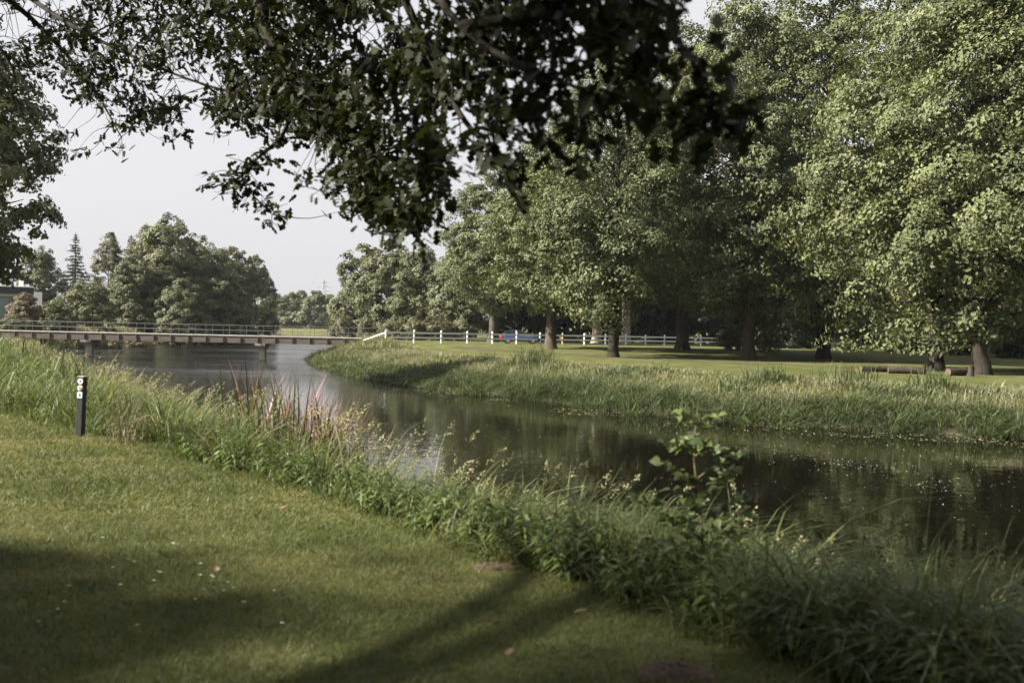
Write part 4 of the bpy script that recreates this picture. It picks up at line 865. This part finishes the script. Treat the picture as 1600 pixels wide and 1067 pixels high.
# ------------------------------------------------------------------ young sapling on the near bank
def sapling():
    base = np.array([1.26, 6.5, 0]); base[2] = hz(base[0], base[1]); topp = pix(1092, 618, 6.45)
    root = empty('sapling', base, 'young broad leaved sapling standing in the bank grass before the dark water', 'sapling')
    top = topp - base; r = np.random.default_rng(5)
    st = bez([(0, 0, -.1), top * .35 + [.02, 0, 0], top * .7 + [-.03, 0, 0], top], 6); g = Geo(); tube(g, st, np.linspace(.012, .003, len(st)), 6); g.build('stem', M['stem'], root, True)
    lg = Geo(); leaves(lg, [(0, 0, 0)], np.array([(1., 0, 0)]), np.array([(0, 0, 1.)]), 1.0, OVATE); 
    lm = []
    for q in (.15, .4, .6, .85): z = Geo(); leaves(z, [(0, 0, 0)], np.array([(1., 0, 0)]), np.array([(0, 0, 1.)]), 1.0, OVATE, q); lm.append(z.mesh('sapling_leaf', M['sapling'], True))
    tips = [(1178, 700, .5), (1162, 655, .3), (1040, 690, .3), (1035, 720, .4), (1160, 770, .5), (1170, 790, .6), (1010, 770, .5), (985, 775, .5), (1060, 640, .15), (1120, 650, .15), (1150, 730, .4), (1030, 800, .4), (1130, 700, .2), (1065, 740, .2), (1120, 810, .4), (1045, 835, .5), (1145, 835, .5), (1085, 780, .2), (1100, 690, .1), (1075, 690, .1), (1060, 800, .3), (1110, 845, .4), (1080, 850, .4), (1010, 835, .5), (1130, 760, .3), (1050, 765, .3)]
    n = 0
    for px, py, b in tips:
        t = pix(px, py, 6.45 + r.normal(0, .16)) - base; i = int(np.clip((t[2] - b * .5) / top[2] * (len(st) - 1), 2, len(st) - 2)); p0 = st[i]
        P = bez([p0, (p0 + t) / 2 + [0, 0, .03], t], 6); bg = Geo(); tube(bg, P, np.linspace(.005, .0018, len(P)), 5); br_ = bg.build('branch', M['stem'], root, True)
        k = int(10 + 22 * np.linalg.norm(t - p0))
        for u in np.append(np.linspace(.25, 1, k), 1.0):
            c = np.array([np.interp(u, np.linspace(0, 1, len(P)), P[:, j]) for j in range(3)]); d = nrm(r.normal(0, 1, 3) * [1, 1, .35] + [0, 0, -.25]); nn = nrm(np.array([-.25, -.25, .9]) + r.normal(0, .45, 3))
            x = d; y = nrm(np.cross(nn, x)); zz = np.cross(x, y); s = r.uniform(.045, .085)
            o = link('leaf', lm[r.integers(4)], br_); o.matrix_local = Matrix(((x[0] * s, y[0] * s, zz[0] * s, c[0] + d[0] * .01), (x[1] * s, y[1] * s, zz[1] * s, c[1] + d[1] * .01), (x[2] * s, y[2] * s, zz[2] * s, c[2]), (0, 0, 0, 1))); n += 1
    for u in np.linspace(.75, 1, 8):
        c = np.array([np.interp(u, np.linspace(0, 1, len(st)), st[:, j]) for j in range(3)]); d = nrm(r.normal(0, 1, 3) * [1, 1, .4]); nn = nrm(np.array([-.2, -.3, .9]) + r.normal(0, .3, 3)); y = nrm(np.cross(nn, d)); zz = np.cross(d, y); s = .065
        o = link('leaf', lm[r.integers(4)], root); o.matrix_local = Matrix(((d[0] * s, y[0] * s, zz[0] * s, c[0]), (d[1] * s, y[1] * s, zz[1] * s, c[1]), (d[2] * s, y[2] * s, zz[2] * s, c[2]), (0, 0, 0, 1)))
sapling()

# ------------------------------------------------------------------ overhanging oak
def oak():
    pq = lambda px, py, d: pix(px, py, d * float(np.interp(px, [500, 1000], [1.30, 1.0])))
    r = np.random.default_rng(99); T0 = np.array([-6.4, 2.6, hz(-6.4, 2.6)])
    root = empty('oak_tree', T0, 'dark overhanging oak whose boughs hang across the top of the view', 'tree')
    trunk = Geo(); wood = Geo()
    tp = np.array([T0 + [0, 0, -.2], T0, T0 + [0, 0, .4], T0 + [.05, .05, 1.5], T0 + [.12, .1, 3.2], T0 + [.2, .2, 5], T0 + [.1, .4, 8], T0 + [.4, .6, 12]]); tube(trunk, bez(tp, 4) - T0, np.interp(np.linspace(0, 1, 29), [0, .06, .2, .5, .75, 1], [.85, .78, .50, .44, .32, .10]), 14, rough=.04)
    limbs = []
    def limb(pts, r0, r1, pw=1.4):
        b = bez(pts, 8); q = r1 + (r0 - r1) * np.linspace(1, 0, len(b)) ** pw; tube(wood, b - T0, q, 7, rough=.03, rng=r); limbs.append((b, q)); return b
    t4, t5, t6, t7 = T0 + [.1, .1, 3.4], T0 + [.2, .2, 4.6], T0 + [.15, .3, 6], T0 + [.1, .4, 7.6]
    limb([t4, (-5.9, 5.2, 4.4), pq(-60, -60, 9.2), pq(120, 45, 9.0), pq(270, 115, 8.6), pq(430, 165, 8.0)], .12, .012, 2.4)
    A = limb([t5, (-4.6, 3.6, 5.4), (-2.6, 4.4, 5.2), pq(560, -160, 5.0), pq(720, 40, 4.5), pq(860, 120, 4.2), pq(1000, 165, 3.9), pq(1160, 185, 3.7)], .09, .006, 2.2)
    limb([t5, (-4.8, 5.2, 5.6), pq(330, -120, 7.2), pq(420, 60, 7.2), pq(500, 160, 6.8), pq(580, 250, 6.6), pq(640, 345, 6.5)], .13, .012)
    limb([pq(420, 60, 7.2), pq(450, 190, 7.4), pq(395, 255, 7.5), pq(380, 285, 7.5), pq(425, 335, 7.4)], .03, .006)
    limb([t4, (-6.6, 6, 4.6), pq(-90, 0, 12), pq(10, 90, 12.5), pq(30, 170, 12.5)], .10, .012)
    limb([pq(-60, -60, 9.2), pq(60, 40, 10.5), pq(140, 130, 10.6), pq(190, 215, 10.4)], .05, .01)
    limb([pq(720, 40, 4.5), pq(900, 20, 4.3), pq(1050, 60, 4.0), pq(1100, 140, 3.8)], .03, .008)
    limb([pq(560, -160, 5.0), pq(660, 60, 5.4), pq(720, 180, 5.4), pq(790, 260, 5.2), pq(820, 310, 5.1)], .035, .008)
    limb([(-2.6, 4.4, 5.2), (0, 4.6, 5.6), (2.2, 4.8, 5.5)], .07, .02)
    limb([t6, (-4, 3, 7.2), (-1, 3, 7.6), (1.6, 2.4, 7.2)], .14, .03); limb([t6, (-8.5, 4, 7.2), (-11, 5.5, 7.8)], .12, .03); limb([t7, (-5, 0, 9.5), (-3, -2.5, 10)], .10, .03)
    limb([t7, (-3.4, 1.5, 9.6), (.5, .5, 10)], .10, .03); limb([t6, (-3.4, -1, 7), (0, -2.5, 7.4)], .11, .03); limb([t6, (-7.4, -.5, 7.6), (-8.5, -3, 8)], .12, .03); limb([t7, (-7.4, 5, 10), (-8.5, 8, 11)], .10, .03)
    core = np.array([(-90, -120), (-90, 95), (10, 100), (60, 120), (120, 165), (165, 200), (230, 205), (300, 175), (390, 205), (470, 262), (530, 318), (585, 372), (655, 372), (690, 300), (735, 215), (800, 250), (850, 205), (900, 150), (990, 175), (1085, 110), (1075, 20), (1085, -120)], float)
    LC = []; LU = []; LN = []; LS = []
    dep = lambda px: np.interp(px, [-80, 150, 350, 550, 750, 950, 1180], [12, 10, 8.2, 6.6, 5.2, 4.3, 3.7])
    LP = np.vstack([b for b, _ in limbs]); n = 0
    while n < 150:                                                  # side branches inside the hanging boughs
        px, py = r.uniform(-90, 1090), r.uniform(-120, 375)
        if not inside(np.array([[px, py]]), core)[0]: continue
        tip = pq(px, py, dep(px) * r.uniform(.88, 1.2)); dd = np.linalg.norm(LP - tip - np.array([-.25, 0, .35]), axis=1); p0 = LP[np.argmin(dd)]; d = np.linalg.norm(tip - p0)
        if d < .15 or d > 1.5: continue
        b = bez([p0, p0 + (tip - p0) * .35 + r.normal(0, .12 * d, 3), p0 + (tip - p0) * .7 + r.normal(0, .10 * d, 3), tip], 4)
        tube(wood, b - T0, np.linspace(.005 + .006 * d, .003, len(b)), 5, rough=.04, rng=r); LP = np.vstack([LP, b]); n += 1
    for q in range(16):                                             # unseen side branches left of the frame, carrying the added shading sprays
        tip = pq(r.uniform(-600, -60), r.uniform(-380, 30), r.uniform(8.8, 12.5)); p0 = LP[np.argmin(np.linalg.norm(LP - tip, axis=1))]
        b = bez([p0, (p0 + tip) / 2 + r.normal(0, .25, 3), tip], 6); tube(wood, b - T0, np.linspace(.03, .006, len(b)), 5, rng=r); LP = np.vstack([LP, b])
    HP = np.vstack([b for b, q in limbs if b[-1][2] > 6.9] + [bez(tp, 4)[14:], LP]); n = 0
    while n < 70:                                                   # and in the crown overhead
        tip = np.array([-4.6, -.2, 8.9]) + nrm(r.normal(0, 1, 3)) * r.random() ** .4 * np.array([7.2, 5.0, 4.2]); n += 1
        a, b_, d_ = project(tip[None])
        if tip[2] < 4.6 or (d_[0] > .5 and -60 < a[0] < 1660 and b_[0] > -90): continue
        p0 = HP[np.argmin(np.linalg.norm(HP - tip + np.array([0, 0, .6]), axis=1))]; d = np.linalg.norm(tip - p0)
        b = bez([p0, (p0 + tip) / 2 + r.normal(0, .12 * d, 3), tip], 5); tube(wood, b - T0, np.linspace(.01 + .012 * d, .006, len(b)), 5, rng=r); HP = np.vstack([HP, b])
    def spray(tip, n, size, spread=.16, hi=False):
        Q = HP if hi else LP; j = np.argmin(np.linalg.norm(Q - tip - np.array([0, 0, .08]), axis=1)); p0 = Q[j]; d = np.linalg.norm(tip - p0)
        if d > (1.9 if hi else .95): return
        if d > .05:
            mid = (p0 + tip) / 2 + r.normal(0, .10 * d, 3); b = bez([p0, mid, tip], 1 if hi else 3); tube(wood, b - T0, np.linspace(.004 + .003 * d, .002, len(b)), 3, rng=r)
            dirn = nrm(tip - mid)
        else: dirn = nrm(r.normal(0, 1, 3))
        u = r.random(n) ** .7; c = tip - dirn * ((1 - u) * spread * 1.8)[:, None] + r.normal(0, spread * .22, (n, 3)); rad = nrm(r.normal(0, 1, (n, 3)) + dirn * .5 + [0, 0, -.25])
        LC.append(c); LU.append(rad); LN.append(nrm(np.array([0, 0, .9]) + r.normal(0, .45, (n, 3)))); LS.append(size * r.uniform(.65, 1.25, n))
    cnt = 0
    while cnt < 2300:
        px, py = r.uniform(-90, 1090), r.uniform(-120, 375)
        if not inside(np.array([[px, py]]), core)[0]: continue
        hole = math.sin(px * .021 + 2 * math.sin(py * .017)) + math.sin(py * .035 + px * .011)
        if hole > 1.15 or (655 < px < 745 and 5 < py < 48): continue
        if r.random() < np.interp(px, [620, 760, 950, 1090], [0, .62, .84, .90]): continue
        if px < 330 and r.random() < .2: continue
        cnt += 1; spray(pq(px, py, dep(px) * r.uniform(.86, 1.22)), r.integers(6, 11), .108)
    for _ in range(420):                                            # unseen sprays added left and above to shade the limbs in view
        spray(pq(r.uniform(-620, -40), r.uniform(-420, 40), r.uniform(8.5, 13)), 8, .13, .26, True)
    for _ in range(320):  # more unseen sprays above the frame, added to darken the limbs
        spray(pq(r.uniform(-80, 560), r.uniform(-330, -60), r.uniform(7.6, 10.5)), 8, .13, .26)
    fr = [(118, 238, 10.5), (150, 225, 10.4), (95, 215, 10.8), (205, 230, 8), (232, 236, 6.5), (212, 222, 6.4), (300, 212, 9), (330, 205, 9), (262, 225, 9), (310, 285, 7.5), (330, 292, 7.5), (350, 275, 7.5), (372, 262, 7.5), (360, 305, 7.5), (385, 318, 7.5), (400, 300, 7.5), (420, 315, 7.4), (440, 345, 7.4), (425, 330, 7.4), (345, 288, 7.5), (402, 262, 7.5), (425, 255, 7.5), (470, 285, 6), (482, 300, 5.6),
          (1090, 190, 3.8), (1100, 235, 3.8), (1092, 150, 3.8), (1160, 185, 3.7), (1190, 185, 3.6), (1130, 190, 3.8), (815, 310, 5), (800, 290, 5), (860, 250, 4.6), (900, 200, 4.3), (930, 245, 4.8), (905, 260, 4.8), (1040, 175, 4), (700, 320, 5.6), (680, 350, 6), (610, 380, 6.4), (640, 385, 6.4), (745, 260, 5.2), (8, 130, 12.5), (15, 160, 12.5), (30, 150, 12.4), (5, 185, 12.5), (45, 110, 12), (25, 120, 12.2)]
    for px, py, d in fr:
        for _ in range(2): spray(pq(px + r.normal(0, 7), py + r.normal(0, 6), d), r.integers(5, 9), .105, .11)
    for b, rr in limbs:                                             # short leafy shoots along every limb
        for p, q in zip(b, rr):
            if q < .06: spray(p + r.normal(0, .12, 3), 3, .11)
    up = 0
    n_low = sum(len(q) for q in LC)
    while up < 3400:                                                # the crown above and behind the view
        c = np.array([-4.6, -.2, 8.9]) + nrm(r.normal(0, 1, 3)) * r.random() ** .4 * np.array([7.6, 5.2, 4.6])
        a, b, d = project(c[None]); up += 1
        if d[0] > .5 and -60 < a[0] < 1660 and b[0] > -70: continue
        if c[2] < 3.6: continue
        spray(c, 8, .17, .34, True)
    C = np.vstack(LC); U = np.vstack(LU); Nn = np.vstack(LN); S = np.concatenate(LS)
    a, b, d = project(C); vis = (a > 0) & (a < 1600) & (b > 4) & (b < 1067) & (d > 1); score = np.where(vis, S / d, 0); big = np.argsort(-score)[:300]; rest = np.setdiff1d(np.arange(n_low), big); high = np.arange(n_low, len(C)); score[n_low:] = 0; big = np.argsort(-score)[:300]; rest = np.setdiff1d(np.arange(n_low), big)
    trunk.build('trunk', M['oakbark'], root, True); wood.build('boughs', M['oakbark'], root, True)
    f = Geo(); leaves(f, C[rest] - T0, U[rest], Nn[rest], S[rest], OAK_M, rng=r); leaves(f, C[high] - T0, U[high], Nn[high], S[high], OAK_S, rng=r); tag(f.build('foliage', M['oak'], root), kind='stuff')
    lm = []
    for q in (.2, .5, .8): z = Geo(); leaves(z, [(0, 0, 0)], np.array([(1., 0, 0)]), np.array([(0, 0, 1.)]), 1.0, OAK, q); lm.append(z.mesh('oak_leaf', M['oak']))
    for k, i in enumerate(big):
        x = nrm(U[i]); y = nrm(np.cross(Nn[i], x)); zz = np.cross(x, y); s = S[i]; c = C[i] - T0
        o = link('leaf', lm[k % 3], root); o.matrix_local = Matrix(((x[0] * s, y[0] * s, zz[0] * s, c[0]), (x[1] * s, y[1] * s, zz[1] * s, c[1]), (x[2] * s, y[2] * s, zz[2] * s, c[2]), (0, 0, 0, 1)))
oak()
# trees added out of view behind the viewpoint to dim the near lawn
for x, y, sc, rz, L in ((-7, -12, .8, 2.2, 'unseen tree added behind the viewpoint to dim the lawn, left of centre'), (5, -11, .8, .4, 'unseen tree added behind the viewpoint to dim the lawn, right of centre'), (-20, -15, .85, 3.1, 'unseen tree added far behind the viewpoint on the left to dim the lawn')):
    plant_tree('leafy_tree', LIME[3], (x, y, hz(x, y)), rz, (sc, sc, sc * (.62 if y > 0 else .85)), L, group='park trees around the viewpoint')

plant_tree('leafy_tree', LIME[1], (-24.5, -3.9, hz(-24.5, -3.9)), 1.0, (.95, .95, .68), 'tall park tree far left of the view, shading the near lawn', group='park trees around the viewpoint')

# ------------------------------------------------------------------ haze
hb = Geo(); box(hb, -930, 930, -930, 930, -3.8, 42)
hm, hnt, ho = mat('haze_air'); pv = hnt.nodes.new('ShaderNodeVolumePrincipled'); pv.inputs['Color'].default_value = (.80, .86, .92, 1); pv.inputs['Density'].default_value = .00007; pv.inputs['Anisotropy'].default_value = .0
hnt.links.new(pv.outputs[0], ho.inputs['Volume'])
tag(hb.build('haze', hm), 'thin pale summer haze', 'haze', kind='stuff')
